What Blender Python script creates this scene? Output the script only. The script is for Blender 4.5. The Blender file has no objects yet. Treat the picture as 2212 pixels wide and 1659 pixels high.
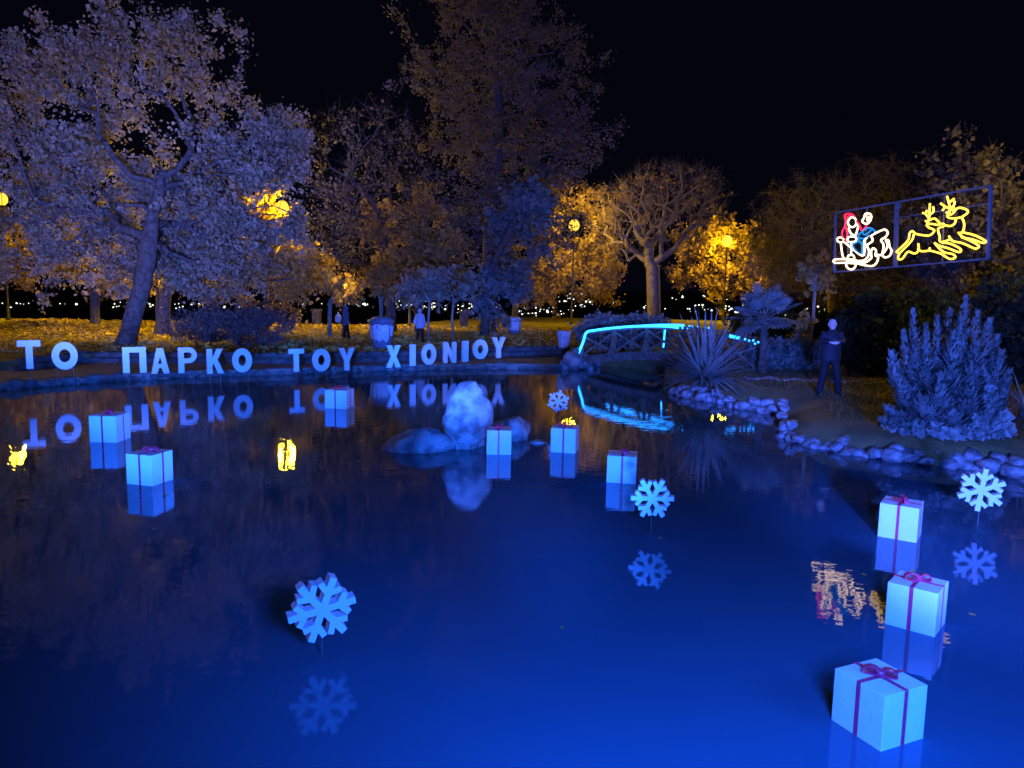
import bpy, bmesh, math, random
import numpy as np
from mathutils import Vector, Matrix

scene = bpy.context.scene
R = math.radians
C = scene.collection

# ------------------------------------------------------------------ camera
FOC = 1671.0                     # focal length in units of a 2212 px wide picture
CAM_H = 3.0                      # eye above the pond surface
_p, _r = R(7.05), R(1.03)
_F = np.array([0, math.cos(_p), -math.sin(_p)])
_U0 = np.array([0, math.sin(_p), math.cos(_p)])
_R = math.cos(_r) * np.array([1., 0, 0]) + math.sin(_r) * _U0
_U = -math.sin(_r) * np.array([1., 0, 0]) + math.cos(_r) * _U0
_C = np.array([0, 0, CAM_H])
cam_d = bpy.data.cameras.new('camera'); cam = bpy.data.objects.new('camera', cam_d); C.objects.link(cam)
m = Matrix.Identity(4)
for i in range(3):
    m[i][0], m[i][1], m[i][2], m[i][3] = _R[i], _U[i], -_F[i], _C[i]
cam.matrix_world = m
cam_d.sensor_width = 36; cam_d.lens = FOC / 2212 * 36
cam_d.clip_start = 0.05; cam_d.clip_end = 60000
scene.camera = cam

# ------------------------------------------------------------------ night sky, faint moon, exposure
world = bpy.data.worlds.new('World'); scene.world = world; world.use_nodes = True
bg = world.node_tree.nodes['Background']
bg.inputs[0].default_value = (0.10, 0.12, 0.40, 1); bg.inputs[1].default_value = 0.0095
moon_d = bpy.data.lights.new('moon', 'SUN'); moon_d.energy = 0.012; moon_d.angle = R(0.5); moon_d.color = (0.75, 0.8, 1)
moon = bpy.data.objects.new('moon', moon_d); C.objects.link(moon); moon.rotation_euler = (R(35), R(-25), 0)
scene.view_settings.view_transform = 'Standard'; scene.view_settings.look = 'None'
scene.view_settings.exposure = 0; scene.view_settings.gamma = 1; scene.view_settings.use_curve_mapping = False
scene.render.engine = 'CYCLES'
scene.cycles.use_denoising = True
try: scene.cycles.denoiser = 'OPENIMAGEDENOISE'
except Exception: pass
scene.cycles.max_bounces = 5; scene.cycles.diffuse_bounces = 2; scene.cycles.glossy_bounces = 3
scene.cycles.transmission_bounces = 3; scene.cycles.caustics_reflective = False; scene.cycles.caustics_refractive = False
scene.cycles.sample_clamp_indirect = 4

# unseen blue flood lamps, number and placing invented to light each subject: (position, aim, power, cone, blend, colour, what it is aimed at)
BLUE = (0.014, 0.118, 1.0); VIOLET = (0.05, 0.115, 1.0)
FLOODS = [((1.4, 0.3, 2.9), (1.6, 6.6, 0.0), 7000, 104, 1.0, BLUE, 'the near water'),
          ((5.2, 2.2, 2.6), (2.5, 6.0, 0.0), 900, 104, 1.0, BLUE, 'the nearest gift box'),
          ((-1.0, 0.9, 1.0), (-6.0, 13.0, 2.3), 36000, 25, 0.5, BLUE, 'the left gift boxes'),
          ((0.6, 0.9, 1.0), (0.4, 14.0, 1.5), 17000, 24, 0.5, BLUE, 'the pond rocks'),
          ((3.2, 1.2, 1.6), (7.4, 17.0, 2.2), 20000, 42, 0.7, (0.045, 0.118, 1.0), 'the right bank'),
          ((2.4, 1.0, 3.0), (6.7, 21.0, 1.7), 32000, 16, 0.6, (0.05, 0.118, 1.0), 'the yucca and the man'),
          ((-2.6, 0.6, 3.0), (-12.2, 20.8, 1.0), 18500, 13, 0.6, BLUE, 'the first two letters'),
          ((-2.1, 0.6, 3.0), (-9.2, 22.4, 0.9), 14500, 15, 0.6, BLUE, 'the five letter word'),
          ((-1.6, 0.6, 3.0), (-5.6, 24.8, 1.0), 40000, 12, 0.6, BLUE, 'the three letter word'),
          ((-0.6, 0.6, 3.0), (-2.0, 27.0, 1.0), 46000, 14, 0.6, BLUE, 'the seven letter word'),
          ((-3.6, 0.4, 1.5), (-14.0, 30.0, 9.5), 92000, 36, 0.7, (0.15, 0.19, 1.0), 'the leaning tree'),
          ((0.0, 0.6, 1.4), (-0.5, 38.0, 9.0), 40000, 34, 0.9, (0.13, 0.16, 1.0), 'the tallest tree')]
FLOOD_LAMPS = []
for pos, aim, pw, cone, blend, col, what in FLOODS:
    d = bpy.data.lights.new('flood_beam', 'SPOT'); d.energy = pw; d.color = col
    d.spot_size = R(cone); d.spot_blend = blend; d.shadow_soft_size = 0.7 if pw < 10000 else 0.25
    o = bpy.data.objects.new('flood_beam', d); C.objects.link(o); o.location = pos
    o.rotation_euler = (Vector(aim) - Vector(pos)).to_track_quat('-Z', 'Y').to_euler()
    FLOOD_LAMPS.append((o, what))

# ------------------------------------------------------------------ helpers
def ray(x, y): return _F + (x - 1106) / FOC * _R - (y - 829.5) / FOC * _U
def P(x, y, z=0.0):              # the point of the level z seen at a picture position
    d = ray(x, y); q = _C + d * (z - CAM_H) / d[2]; return Vector(q)
def at(x, y, Y):                 # the point at distance Y seen at a picture position
    d = ray(x, y); q = _C + d * Y / d[1]; return Vector(q)

def tag(o, label=None, cat=None, group=None, kind=None):
    if label: o['label'] = label
    if cat: o['category'] = cat
    if group: o['group'] = group
    if kind: o['kind'] = kind
    return o

def empty(name, loc=(0, 0, 0), rz=0.0, parent=None):
    o = bpy.data.objects.new(name, None); C.objects.link(o)
    o.location = loc; o.rotation_euler = (0, 0, rz); o.parent = parent
    o.empty_display_size = 0.1
    return o

def link(name, me, mat, parent=None, loc=(0, 0, 0), rz=0.0):
    if mat is not None and not me.materials: me.materials.append(mat)
    o = bpy.data.objects.new(name, me); C.objects.link(o)
    o.parent = parent; o.location = loc; o.rotation_euler = (0, 0, rz)
    return o

class MB:
    def __init__(s): s.v = []; s.f = []
    def add(s, vs, fs):
        n = len(s.v); s.v += [tuple(v) for v in vs]; s.f += [tuple(i + n for i in f) for f in fs]
    def box(s, c, size, rz=0.0, M=None):
        x, y, z = [k / 2 for k in size]
        vs = [Vector((a * x, b * y, d * z)) for d in (-1, 1) for a, b in ((-1, -1), (1, -1), (1, 1), (-1, 1))]
        M = M or Matrix.Rotation(rz, 3, 'Z')
        s.add([Vector(c) + M @ v for v in vs], [(3, 2, 1, 0), (4, 5, 6, 7), (0, 1, 5, 4), (1, 2, 6, 5), (2, 3, 7, 6), (3, 0, 4, 7)])
    def bar(s, a, b, w, h, up=(0, 0, 1)):
        a, b = Vector(a), Vector(b); d = (b - a); L = d.length; d.normalize()
        u = Vector(up); sx = d.cross(u)
        if sx.length < 1e-4: sx = d.cross(Vector((0, 1, 0)))
        sx.normalize(); uz = sx.cross(d)
        M = Matrix((sx, d, uz)).transposed()
        s.box((a + b) / 2, (w, L, h), M=M)
    def tube(s, pts, r, n=6, closed=False, cap=True):
        pts = [Vector(p) for p in pts]; k = len(pts)
        rr = r if isinstance(r, (list, tuple)) else [r] * k
        base = len(s.v); prev = None
        for i, p in enumerate(pts):
            if closed: d = pts[(i + 1) % k] - pts[i - 1]
            else: d = pts[min(i + 1, k - 1)] - pts[max(i - 1, 0)]
            if d.length < 1e-9: d = Vector((0, 0, 1))
            d.normalize()
            if prev is None:
                u = d.orthogonal()
            else:
                u = prev - d * prev.dot(d)
                if u.length < 1e-6: u = d.orthogonal()
            u.normalize(); prev = u; w = d.cross(u)
            for j in range(n):
                a = 2 * math.pi * j / n
                s.v.append(tuple(p + (u * math.cos(a) + w * math.sin(a)) * rr[i]))
        for i in range(k if closed else k - 1):
            a = base + i * n; b = base + ((i + 1) % k) * n
            for j in range(n): s.f.append((a + j, a + (j + 1) % n, b + (j + 1) % n, b + j))
        if not closed and cap:
            s.f.append(tuple(base + j for j in reversed(range(n))))
            s.f.append(tuple(base + (k - 1) * n + j for j in range(n)))
    def lathe(s, prof, n=16, c=(0, 0, 0), ph=0.0):
        base = len(s.v); c = Vector(c)
        for r, z in prof:
            for j in range(n):
                a = 2 * math.pi * j / n + ph
                s.v.append((c.x + r * math.cos(a), c.y + r * math.sin(a), c.z + z))
        for i in range(len(prof) - 1):
            a = base + i * n; b = a + n
            for j in range(n): s.f.append((a + j, a + (j + 1) % n, b + (j + 1) % n, b + j))
        s.f.append(tuple(base + j for j in reversed(range(n))))
        s.f.append(tuple(base + (len(prof) - 1) * n + j for j in range(n)))
    def mesh(s, name, smooth=False):
        me = bpy.data.meshes.new(name); me.from_pydata(s.v, [], s.f); me.update()
        if smooth: me.polygons.foreach_set('use_smooth', [True] * len(me.polygons))
        return me
    def build(s, name, mat, parent=None, loc=(0, 0, 0), rz=0.0, smooth=False, bevel=0.0):
        me = s.mesh(name, smooth)
        if bevel:
            bm = bmesh.new(); bm.from_mesh(me)
            bmesh.ops.bevel(bm, geom=bm.edges[:], offset=bevel, segments=2, affect='EDGES', profile=0.6)
            bm.to_mesh(me); bm.free()
        return link(name, me, mat, parent, loc, rz)

def np_mesh(name, verts, quads):
    """verts (N,3), faces (M,k) all the same size"""
    me = bpy.data.meshes.new(name); verts = np.asarray(verts, np.float32); quads = np.asarray(quads, np.int32)
    k = quads.shape[1]
    me.vertices.add(len(verts)); me.vertices.foreach_set('co', verts.ravel())
    me.loops.add(quads.size); me.loops.foreach_set('vertex_index', quads.ravel())
    me.polygons.add(len(quads))
    me.polygons.foreach_set('loop_start', np.arange(len(quads), dtype=np.int32) * k)
    me.update(calc_edges=True)
    return me

# ------------------------------------------------------------------ materials
def mat(name, col, rough=0.7, col2=None, vscale=4.0, bump=0.0, bscale=20.0, spec=0.3, metal=0.0, detail=4.0):
    M = bpy.data.materials.new(name); M.use_nodes = True
    nt = M.node_tree; b = nt.nodes['Principled BSDF']
    b.inputs['Base Color'].default_value = (*col, 1); b.inputs['Roughness'].default_value = rough
    b.inputs['Specular IOR Level'].default_value = spec; b.inputs['Metallic'].default_value = metal
    tc = nt.nodes.new('ShaderNodeTexCoord')
    if col2:
        n = nt.nodes.new('ShaderNodeTexNoise'); n.inputs['Scale'].default_value = vscale; n.inputs['Detail'].default_value = detail
        nt.links.new(tc.outputs['Object'], n.inputs['Vector'])
        cr = nt.nodes.new('ShaderNodeValToRGB')
        cr.color_ramp.elements[0].position = 0.36; cr.color_ramp.elements[1].position = 0.64
        cr.color_ramp.elements[0].color = (*col, 1); cr.color_ramp.elements[1].color = (*col2, 1)
        nt.links.new(n.outputs['Fac'], cr.inputs[0]); nt.links.new(cr.outputs[0], b.inputs['Base Color'])
    if bump:
        n2 = nt.nodes.new('ShaderNodeTexNoise'); n2.inputs['Scale'].default_value = bscale; n2.inputs['Detail'].default_value = 6
        nt.links.new(tc.outputs['Object'], n2.inputs['Vector'])
        bp = nt.nodes.new('ShaderNodeBump'); bp.inputs['Strength'].default_value = bump; bp.inputs['Distance'].default_value = 0.05
        nt.links.new(n2.outputs['Fac'], bp.inputs['Height']); nt.links.new(bp.outputs[0], b.inputs['Normal'])
    return M

def leaf_mat(name, col, col2, vscale=1.2, trans=0.4):
    M = bpy.data.materials.new(name); M.use_nodes = True; nt = M.node_tree
    for n in list(nt.nodes): nt.nodes.remove(n)
    out = nt.nodes.new('ShaderNodeOutputMaterial'); mx = nt.nodes.new('ShaderNodeMixShader')
    df = nt.nodes.new('ShaderNodeBsdfDiffuse'); tr = nt.nodes.new('ShaderNodeBsdfTranslucent')
    tc = nt.nodes.new('ShaderNodeTexCoord'); n1 = nt.nodes.new('ShaderNodeTexNoise'); n2 = nt.nodes.new('ShaderNodeTexNoise')
    n1.inputs['Scale'].default_value = vscale; n1.inputs['Detail'].default_value = 2
    n2.inputs['Scale'].default_value = 9; n2.inputs['Detail'].default_value = 1
    ad = nt.nodes.new('ShaderNodeMath'); ad.operation = 'ADD'; cr = nt.nodes.new('ShaderNodeValToRGB')
    cr.color_ramp.elements[0].position = 0.8; cr.color_ramp.elements[1].position = 1.2
    hf = nt.nodes.new('ShaderNodeMath'); hf.operation = 'MULTIPLY'; hf.inputs[1].default_value = 1.0
    cr.color_ramp.elements[0].position = 0.40; cr.color_ramp.elements[1].position = 0.60
    cr.color_ramp.elements[0].color = (*col, 1); cr.color_ramp.elements[1].color = (*col2, 1)
    hf.inputs[1].default_value = 0.5
    for n in (n1, n2): nt.links.new(tc.outputs['Object'], n.inputs['Vector'])
    nt.links.new(n1.outputs['Fac'], ad.inputs[0]); nt.links.new(n2.outputs['Fac'], ad.inputs[1])
    nt.links.new(ad.outputs[0], hf.inputs[0]); nt.links.new(hf.outputs[0], cr.inputs[0])
    for s in (df, tr): nt.links.new(cr.outputs[0], s.inputs[0])
    mx.inputs[0].default_value = trans
    nt.links.new(df.outputs[0], mx.inputs[1]); nt.links.new(tr.outputs[0], mx.inputs[2]); nt.links.new(mx.outputs[0], out.inputs[0])
    return M

def glow(name, col, strength, sampled=True):
    M = bpy.data.materials.new(name); M.use_nodes = True; nt = M.node_tree
    b = nt.nodes['Principled BSDF']; b.inputs['Base Color'].default_value = (0.05, 0.05, 0.05, 1)
    b.inputs['Emission Color'].default_value = (*col, 1); b.inputs['Emission Strength'].default_value = strength
    if not sampled: M.cycles.emission_sampling = 'NONE'
    return M

def water_mat():
    M = bpy.data.materials.new('pond_water'); M.use_nodes = True; nt = M.node_tree; b = nt.nodes['Principled BSDF']
    b.inputs['Roughness'].default_value = 0.015; b.inputs['IOR'].default_value = 1.37
    tc = nt.nodes.new('ShaderNodeTexCoord')
    n = nt.nodes.new('ShaderNodeTexNoise'); n.inputs['Scale'].default_value = 0.35; n.inputs['Detail'].default_value = 3
    nt.links.new(tc.outputs['Object'], n.inputs['Vector'])
    cr = nt.nodes.new('ShaderNodeValToRGB')
    cr.color_ramp.elements[0].position = 0.3; cr.color_ramp.elements[1].position = 0.7
    cr.color_ramp.elements[0].color = (0.035, 0.105, 0.155, 1); cr.color_ramp.elements[1].color = (0.04, 0.12, 0.175, 1)
    nt.links.new(n.outputs['Fac'], cr.inputs[0]); nt.links.new(cr.outputs[0], b.inputs['Base Color'])
    mp = nt.nodes.new('ShaderNodeMapping'); mp.inputs['Scale'].default_value = (1.0, 2.2, 1)
    w = nt.nodes.new('ShaderNodeTexNoise'); w.inputs['Scale'].default_value = 2.6; w.inputs['Detail'].default_value = 3
    nt.links.new(tc.outputs['Object'], mp.inputs[0]); nt.links.new(mp.outputs[0], w.inputs['Vector'])
    bp = nt.nodes.new('ShaderNodeBump'); bp.inputs['Strength'].default_value = 0.055; bp.inputs['Distance'].default_value = 0.03
    nt.links.new(w.outputs['Fac'], bp.inputs['Height']); nt.links.new(bp.outputs[0], b.inputs['Normal'])
    return M

M_water = water_mat()
M_soil = mat('lawn_soil', (0.12, 0.10, 0.04), 0.95, (0.22, 0.17, 0.06), 1.3, 0.6, 14)
M_path = mat('packed_earth', (0.18, 0.155, 0.14), 0.95, (0.28, 0.24, 0.21), 1.6, 0.4, 18)
M_plain = mat('far_plain', (0.01, 0.012, 0.014), 1.0, (0.02, 0.022, 0.02), 0.004)
M_stone = mat('bank_stone', (0.14, 0.13, 0.13), 0.85, (0.42, 0.40, 0.39), 2.2, 0.7, 12)
M_stone_d = mat('wall_stone', (0.06, 0.055, 0.05), 0.9, (0.12, 0.11, 0.10), 4.0, 0.5, 16)
M_rock = mat('pond_rock', (0.13, 0.13, 0.135), 0.85, (0.40, 0.39, 0.38), 4.0, 1.0, 7, detail=8)
M_foam = mat('white_foam', (0.80, 0.80, 0.80), 0.7, (0.72, 0.73, 0.75), 3.5, 0.12, 26)
M_ribbon = mat('ribbon', (0.85, 0.05, 0.12), 0.35, (0.70, 0.03, 0.09), 14, 0, spec=0.6)
M_rod = mat('thin_rod', (0.14, 0.13, 0.13), 0.5, (0.10, 0.09, 0.09), 20)
M_bark = mat('bark', (0.05, 0.042, 0.035), 0.95, (0.11, 0.095, 0.08), 6, 1.0, 12)
M_bark_p = mat('pale_bark', (0.20, 0.16, 0.12), 0.95, (0.32, 0.27, 0.20), 4, 0.7, 10)
M_wood = mat('weathered_wood', (0.10, 0.085, 0.07), 0.85, (0.19, 0.165, 0.14), 6, 0.5, 22)
M_steel = mat('dark_steel', (0.03, 0.03, 0.035), 0.45, (0.05, 0.05, 0.05), 8, spec=0.5)
M_alu = mat('aluminium_bar', (0.17, 0.16, 0.16), 0.5, (0.12, 0.12, 0.12), 8, spec=0.4)
M_kerb = mat('kerb_stone', (0.09, 0.085, 0.08), 0.9, (0.19, 0.18, 0.17), 3.0, 0.6, 14)
M_leaf_lime = leaf_mat('leaf_dusty', (0.20, 0.17, 0.10), (0.36, 0.31, 0.22))
M_leaf_gold = leaf_mat('leaf_gold', (0.30, 0.19, 0.05), (0.50, 0.36, 0.12))
M_leaf_brown = leaf_mat('leaf_brown', (0.10, 0.088, 0.075), (0.20, 0.175, 0.15))
M_leaf_dark = leaf_mat('leaf_evergreen', (0.035, 0.05, 0.03), (0.08, 0.10, 0.06))
M_leaf_blue = leaf_mat('leaf_greygreen', (0.20, 0.23, 0.20), (0.33, 0.36, 0.32))
M_leaf_cedar = leaf_mat('leaf_cedar', (0.12, 0.15, 0.13), (0.25, 0.28, 0.24))
M_leaf_pale = leaf_mat('leaf_pale', (0.26, 0.28, 0.25), (0.44, 0.46, 0.42))
M_litter = leaf_mat('fallen_leaf', (0.40, 0.26, 0.06), (0.62, 0.46, 0.14), 3.0, 0.1)
M_grass = leaf_mat('grass_blade', (0.07, 0.085, 0.04), (0.15, 0.15, 0.08), 2.0, 0.3)
M_sodium = glow('sodium_glass', (1.0, 0.62, 0.05), 1.5)
M_led = glow('cyan_led', (0.012, 0.22, 1.0), 9.0)
M_town = glow('town_lamp', (1.0, 0.93, 0.72), 2.2, False)
M_town2 = glow('town_lamp_cool', (0.75, 0.95, 1.0), 2.2, False)
M_ty = glow('yellow_tube', (1.0, 0.62, 0.035), 3.2)
M_tw = glow('warm_white_tube', (1.0, 0.70, 0.42), 3.6)
M_tr = glow('red_tube', (1.0, 0.012, 0.06), 1.6)
M_tb = glow('blue_tube', (0.004, 0.22, 0.62), 1.3)

# ------------------------------------------------------------------ the ground, the pond, the plain below
LAWN, PATH = 0.50, 0.20
kerb_line = [Vector((-30, 9, 0)), Vector((-22, 14.5, 0)), P(-220, 862), P(0, 843), P(187, 828), P(383, 816), P(617, 809), P(833, 800), P(1058, 797), P(1238, 798)]
right_line = [P(*q) for q in [(1459, 850), (1543, 867), (1623, 885), (1693, 895), (1704, 923), (1707, 944), (1746, 962), (1833, 976),
                              (1928, 993), (2033, 1007), (2103, 1011), (2212, 1034)]] + [Vector((9.6, 10.6, 0)), Vector((10.6, 7.5, 0))]
channel = [Vector((3.0, 29.8, 0)), Vector((4.4, 30.0, 0)), Vector((6.3, 29.0, 0)), Vector((6.0, 27.0, 0)), Vector((5.0, 25.2, 0))]
near_line = [Vector((8.5, 2.6, 0)), Vector((3.0, 1.6, 0)), Vector((-6, 1.4, 0)), Vector((-18, 2.0, 0)), Vector((-28, 5, 0))]
wall_line = [Vector((-31, 14, 0)), Vector((-24, 19.5, 0)), P(40, 800, PATH), P(170, 783, PATH), P(617, 785, PATH), P(833, 781, PATH), P(1058, 770, PATH), P(1225, 765, PATH)]
for v in wall_line: v.z = 0
pond = kerb_line + channel + right_line + near_line

def flat(name, outer, inner, z, material, skirt=0.9):
    bm = bmesh.new(); edges = []
    loops = []
    for lp in (outer, inner):
        if not lp: continue
        vs = [bm.verts.new((p[0], p[1], z)) for p in lp]; loops.append(vs)
        for i in range(len(vs)): edges.append(bm.edges.new((vs[i], vs[(i + 1) % len(vs)])))
    bmesh.ops.triangle_fill(bm, use_beauty=True, edges=edges)
    for f in bm.faces:
        if f.normal.z < 0: f.normal_flip()
    if skirt:
        for vs in loops:
            low = [bm.verts.new((v.co.x, v.co.y, z - skirt)) for v in vs]
            for i in range(len(vs)):
                j = (i + 1) % len(vs); bm.faces.new((vs[i], vs[j], low[j], low[i]))
    me = bpy.data.meshes.new(name); bm.to_mesh(me); bm.free()
    return tag(link(name, me, material), kind='structure')

def left_of(line, w):
    out = []
    for i, p in enumerate(line):
        d = (line[min(i + 1, len(line) - 1)] - line[max(i - 1, 0)]).normalized(); out.append(p + Vector((-d.y, d.x, 0)) * w)
    return out
right_off = left_of(right_line, 0.8)
lawn_hole = wall_line + [Vector((2.75, 31.5, 0))] + channel[1:] + right_off + near_line
EDGE_Y = 50.0
EDGE = [(-90, EDGE_Y - 2), (-40, EDGE_Y), (-8, EDGE_Y), (-2, 68), (90, 72)]
flat('lawn', EDGE + [(90, -25), (-90, -25)], lawn_hole, LAWN, M_soil)
flat('path', kerb_line + [Vector((2.75, 31.5, 0))] + wall_line[::-1], None, PATH, M_path)
mb = MB(); k = len(right_line)
mb.add([(p.x, p.y, -.5) for p in right_line] + [(p.x, p.y, .20) for p in right_line] + [((p.x + q.x) / 2, (p.y + q.y) / 2, .40) for p, q in zip(right_line, right_off)] + [(q.x, q.y, LAWN - .002) for q in right_off],
       [(r * k + i, r * k + i + 1, (r + 1) * k + i + 1, (r + 1) * k + i) for r in range(3) for i in range(k - 1)])
tag(mb.build('ground', M_soil, smooth=True), kind='structure')
flat('water', [(-34, 0.8), (13, 0.8), (13, 36), (-34, 36)], None, 0.0, M_water, 0)
flat('ground', [(-40000, -3000), (40000, -3000), (40000, 45000), (-40000, 45000)], None, -40.0, M_plain, 0)
# the park stands on a terrace above the plain
mb = MB()
mb.add([(x, y + 0.02, LAWN - 0.06) for x, y in EDGE] + [(x * 1.2, y + 60, -39.5) for x, y in EDGE], [(k, k + 5, k + 6, k + 1) for k in range(4)])
tag(mb.build('terrain', M_plain), kind='structure')

rng = np.random.default_rng(7)
rnd = random.Random(11)

def walk(line, step):
    """points and headings along a polyline"""
    out = []; acc = 0.0
    for a, b in zip(line[:-1], line[1:]):
        d = b - a; L = d.length; t = acc
        while t < L:
            out.append((a + d * (t / L), math.atan2(d.y, d.x))); t += step
        acc = t - L
    return out

# stones: a few shapes, shared between the pieces
def stone_mesh(seed, sub=3, flat_=0.8):
    from mathutils import noise
    r = random.Random(seed); bm = bmesh.new(); bmesh.ops.create_icosphere(bm, subdivisions=sub, radius=1)
    offs = [Vector((r.uniform(-1, 1), r.uniform(-1, 1), r.uniform(-1, 1))).normalized() for _ in range(12)]
    cut = [r.uniform(.50, .88) for _ in offs]; ax = (r.uniform(.8, 1.25), r.uniform(.75, 1.1), flat_ * r.uniform(.8, 1.15))
    for v in bm.verts:
        n = v.co.copy()
        for o, k in zip(offs, cut):
            d = n.dot(o)
            if d > k: n -= o * (d - k) * .9
        n *= 1 + .14 * noise.noise(n * 1.7 + Vector((seed * 3.1, 0, 0))) + .05 * noise.noise(n * 5)
        v.co = Vector((n.x * ax[0], n.y * ax[1], n.z * ax[2])) * .56
    me = bpy.data.meshes.new('stone'); bm.to_mesh(me); bm.free()
    me.polygons.foreach_set('use_smooth', [True] * len(me.polygons)); me.materials.append(M_stone)
    return me
STONES = [stone_mesh(s, 2) for s in range(11)]
def stone(parent, loc, size, rz, k=None, name='stone'):
    o = bpy.data.objects.new(name, STONES[rnd.randrange(11) if k is None else k]); C.objects.link(o)
    o.parent = parent; o.location = loc; o.scale = size; o.rotation_euler = (rnd.uniform(-.3, .3), rnd.uniform(-.3, .3), rz)
    return o

edging = tag(empty('stone_edging', right_line[0]), 'rough pale boulders edging the right bank of the pond', 'stone edging')
base = right_line[0]
for p, a in walk(right_line[:13], 0.205):
    n = Vector((-math.sin(a), math.cos(a), 0)); n = n if n.y > 0 else -n
    for row, (z, o, lo, hi, pr) in enumerate(((.05, -.08, .24, .50, 1.0), (.22, .04, .20, .38, .6))):
        if rnd.random() > pr: continue
        s = rnd.uniform(lo, hi)
        stone(edging, p - base + n * (o + rnd.uniform(-.09, .09)) + Vector((rnd.uniform(-.1, .1), 0, z + rnd.uniform(-.05, .06))), (s * 1.15, s * .95, s * .9), rnd.uniform(0, 6.3))
cairn = tag(empty('rock_heap', P(1238, 798)), 'heap of rough rocks at the pond corner beside the footbridge', 'rocks')
for dx, dy, z, s in [(0, 0, .35, .85), (.35, -.1, .18, .5), (-.35, -.05, .15, .5), (.5, .2, .3, .6), (.1, .1, .68, .5), (-.1, .5, .3, .7), (.62, -.05, .1, .34)]:
    stone(cairn, (dx, dy, z), (s, s, s), rnd.uniform(0, 3))

kerb = tag(empty('stone_kerb', kerb_line[3]), 'low uneven stone kerb along the left bank in front of the earth path', 'kerb')
KERB = [s.copy() for s in STONES]
for me in KERB: me.materials[0] = M_kerb
for p, a in walk(kerb_line[2:], 0.36):
    o = bpy.data.objects.new('kerb_stone', KERB[rnd.randrange(11)]); C.objects.link(o); o.parent = kerb
    o.location = p - kerb_line[3] + Vector((rnd.uniform(-.05, .05), 0.10 + rnd.uniform(-.06, .06), 0.06 + rnd.uniform(-.05, .05)))
    s = rnd.uniform(.85, 1.2); o.scale = (.60 * s, .42 * s, .36 * s)
    o.rotation_euler = (rnd.uniform(-.15, .15), rnd.uniform(-.12, .12), a + rnd.choice((0, math.pi)) + rnd.uniform(-.25, .25))

wall = tag(empty('retaining_wall', wall_line[3]), 'low dark stone retaining wall between the lawn and the earth path', 'wall')
wb = MB(); wb.box((0, 0, 0), (0.60, 0.28, 0.205)); wall_meshes = []
for s in range(4):
    me = wb.mesh('wall_stone'); bm = bmesh.new(); bm.from_mesh(me)
    bmesh.ops.bevel(bm, geom=bm.edges[:], offset=0.03, segments=1, affect='EDGES')
    for v in bm.verts: v.co += Vector((rnd.uniform(-.05, .05), rnd.uniform(-.05, .05), rnd.uniform(-.03, .03)))
    bm.to_mesh(me); bm.free(); me.materials.append(M_stone_d); wall_meshes.append(me)
for row in range(2):
    for p, a in walk(wall_line[2:], 0.62):
        o = bpy.data.objects.new('wall_stone', wall_meshes[rnd.randrange(4)]); C.objects.link(o); o.parent = wall
        d = Vector((math.cos(a), math.sin(a), 0))
        o.location = p - wall_line[3] + d * (0.31 * row) + Vector((0, 0.02, 0.27 + 0.21 * row))
        o.rotation_euler = (0, 0, a + rnd.uniform(-.03, .03))

# path edging on the right bank behind the person
pe = tag(empty('path_edging', at(1640, 822, 20.8)), 'thin broken row of pale stones across the right bank behind the man', 'path edging')
pe.location.z = LAWN
for k in range(34):
    t = k / 33; q = P(1610 + 330 * t, 818 + 12 * t + 2 * math.sin(k), LAWN)
    stone(pe, q - pe.location + Vector((0, 0, .01)), (rnd.uniform(.18, .3), .14, .12), rnd.uniform(-.3, .3))

# grass and fallen leaves
def scatter(n, test):
    out = []
    while len(out) < n:
        q = test()
        if q is not None: out.append(q)
    return np.array(out, np.float32)
def inside(pt, poly):
    x, y = pt[0], pt[1]; c = False
    for i in range(len(poly)):
        a, b = poly[i], poly[i - 1]
        if (a[1] > y) != (b[1] > y) and x < (b[0] - a[0]) * (y - a[1]) / (b[1] - a[1]) + a[0]: c = not c
    return c
def leaf_quads(pos, size, tilt=1.0, lr=None):
    """kite-shaped leaves at pos, random turn; tilt 0 lies flat"""
    lr = lr or rng; n = len(pos)
    ax = lr.normal(size=(n, 3)); ax[:, 2] *= tilt; ax /= np.linalg.norm(ax, axis=1, keepdims=True) + 1e-9
    b = lr.normal(size=(n, 3)); b[:, 2] *= tilt
    b -= ax * np.sum(ax * b, 1, keepdims=True); b /= np.linalg.norm(b, axis=1, keepdims=True) + 1e-9
    nn = np.cross(ax, b)
    s = (size * np.clip(lr.lognormal(-.05, .34, n), .4, 2.0))[:, None]
    fold = nn * s * lr.uniform(-.25, .25, (n, 1))
    v = np.stack([pos - ax * s * .5, pos + b * s * .42 + ax * s * .05 + fold, pos + ax * s * .6, pos - b * s * .42 + ax * s * .05 + fold], 1).reshape(-1, 3)
    return v, np.arange(4 * n).reshape(-1, 4)

def t_litter():
    x = rng.uniform(-30, 14); y = rng.uniform(26, EDGE_Y - 0.3)
    if inside((x, y), lawn_hole) or rng.random() > 0.35 + 0.65 * (math.sin(x * .9 + y * .7) * .5 + .5): return None
    return (x, y, LAWN + 0.015 + rng.uniform(0, .04))
pos = scatter(20000, t_litter)
v, f = leaf_quads(pos, 0.17, 0.25)
tag(link('fallen_leaves', np_mesh('fallen_leaves', v, f), M_litter), 'fallen yellow leaves covering the lawn behind the letters', 'fallen leaves', kind='stuff')

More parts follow.
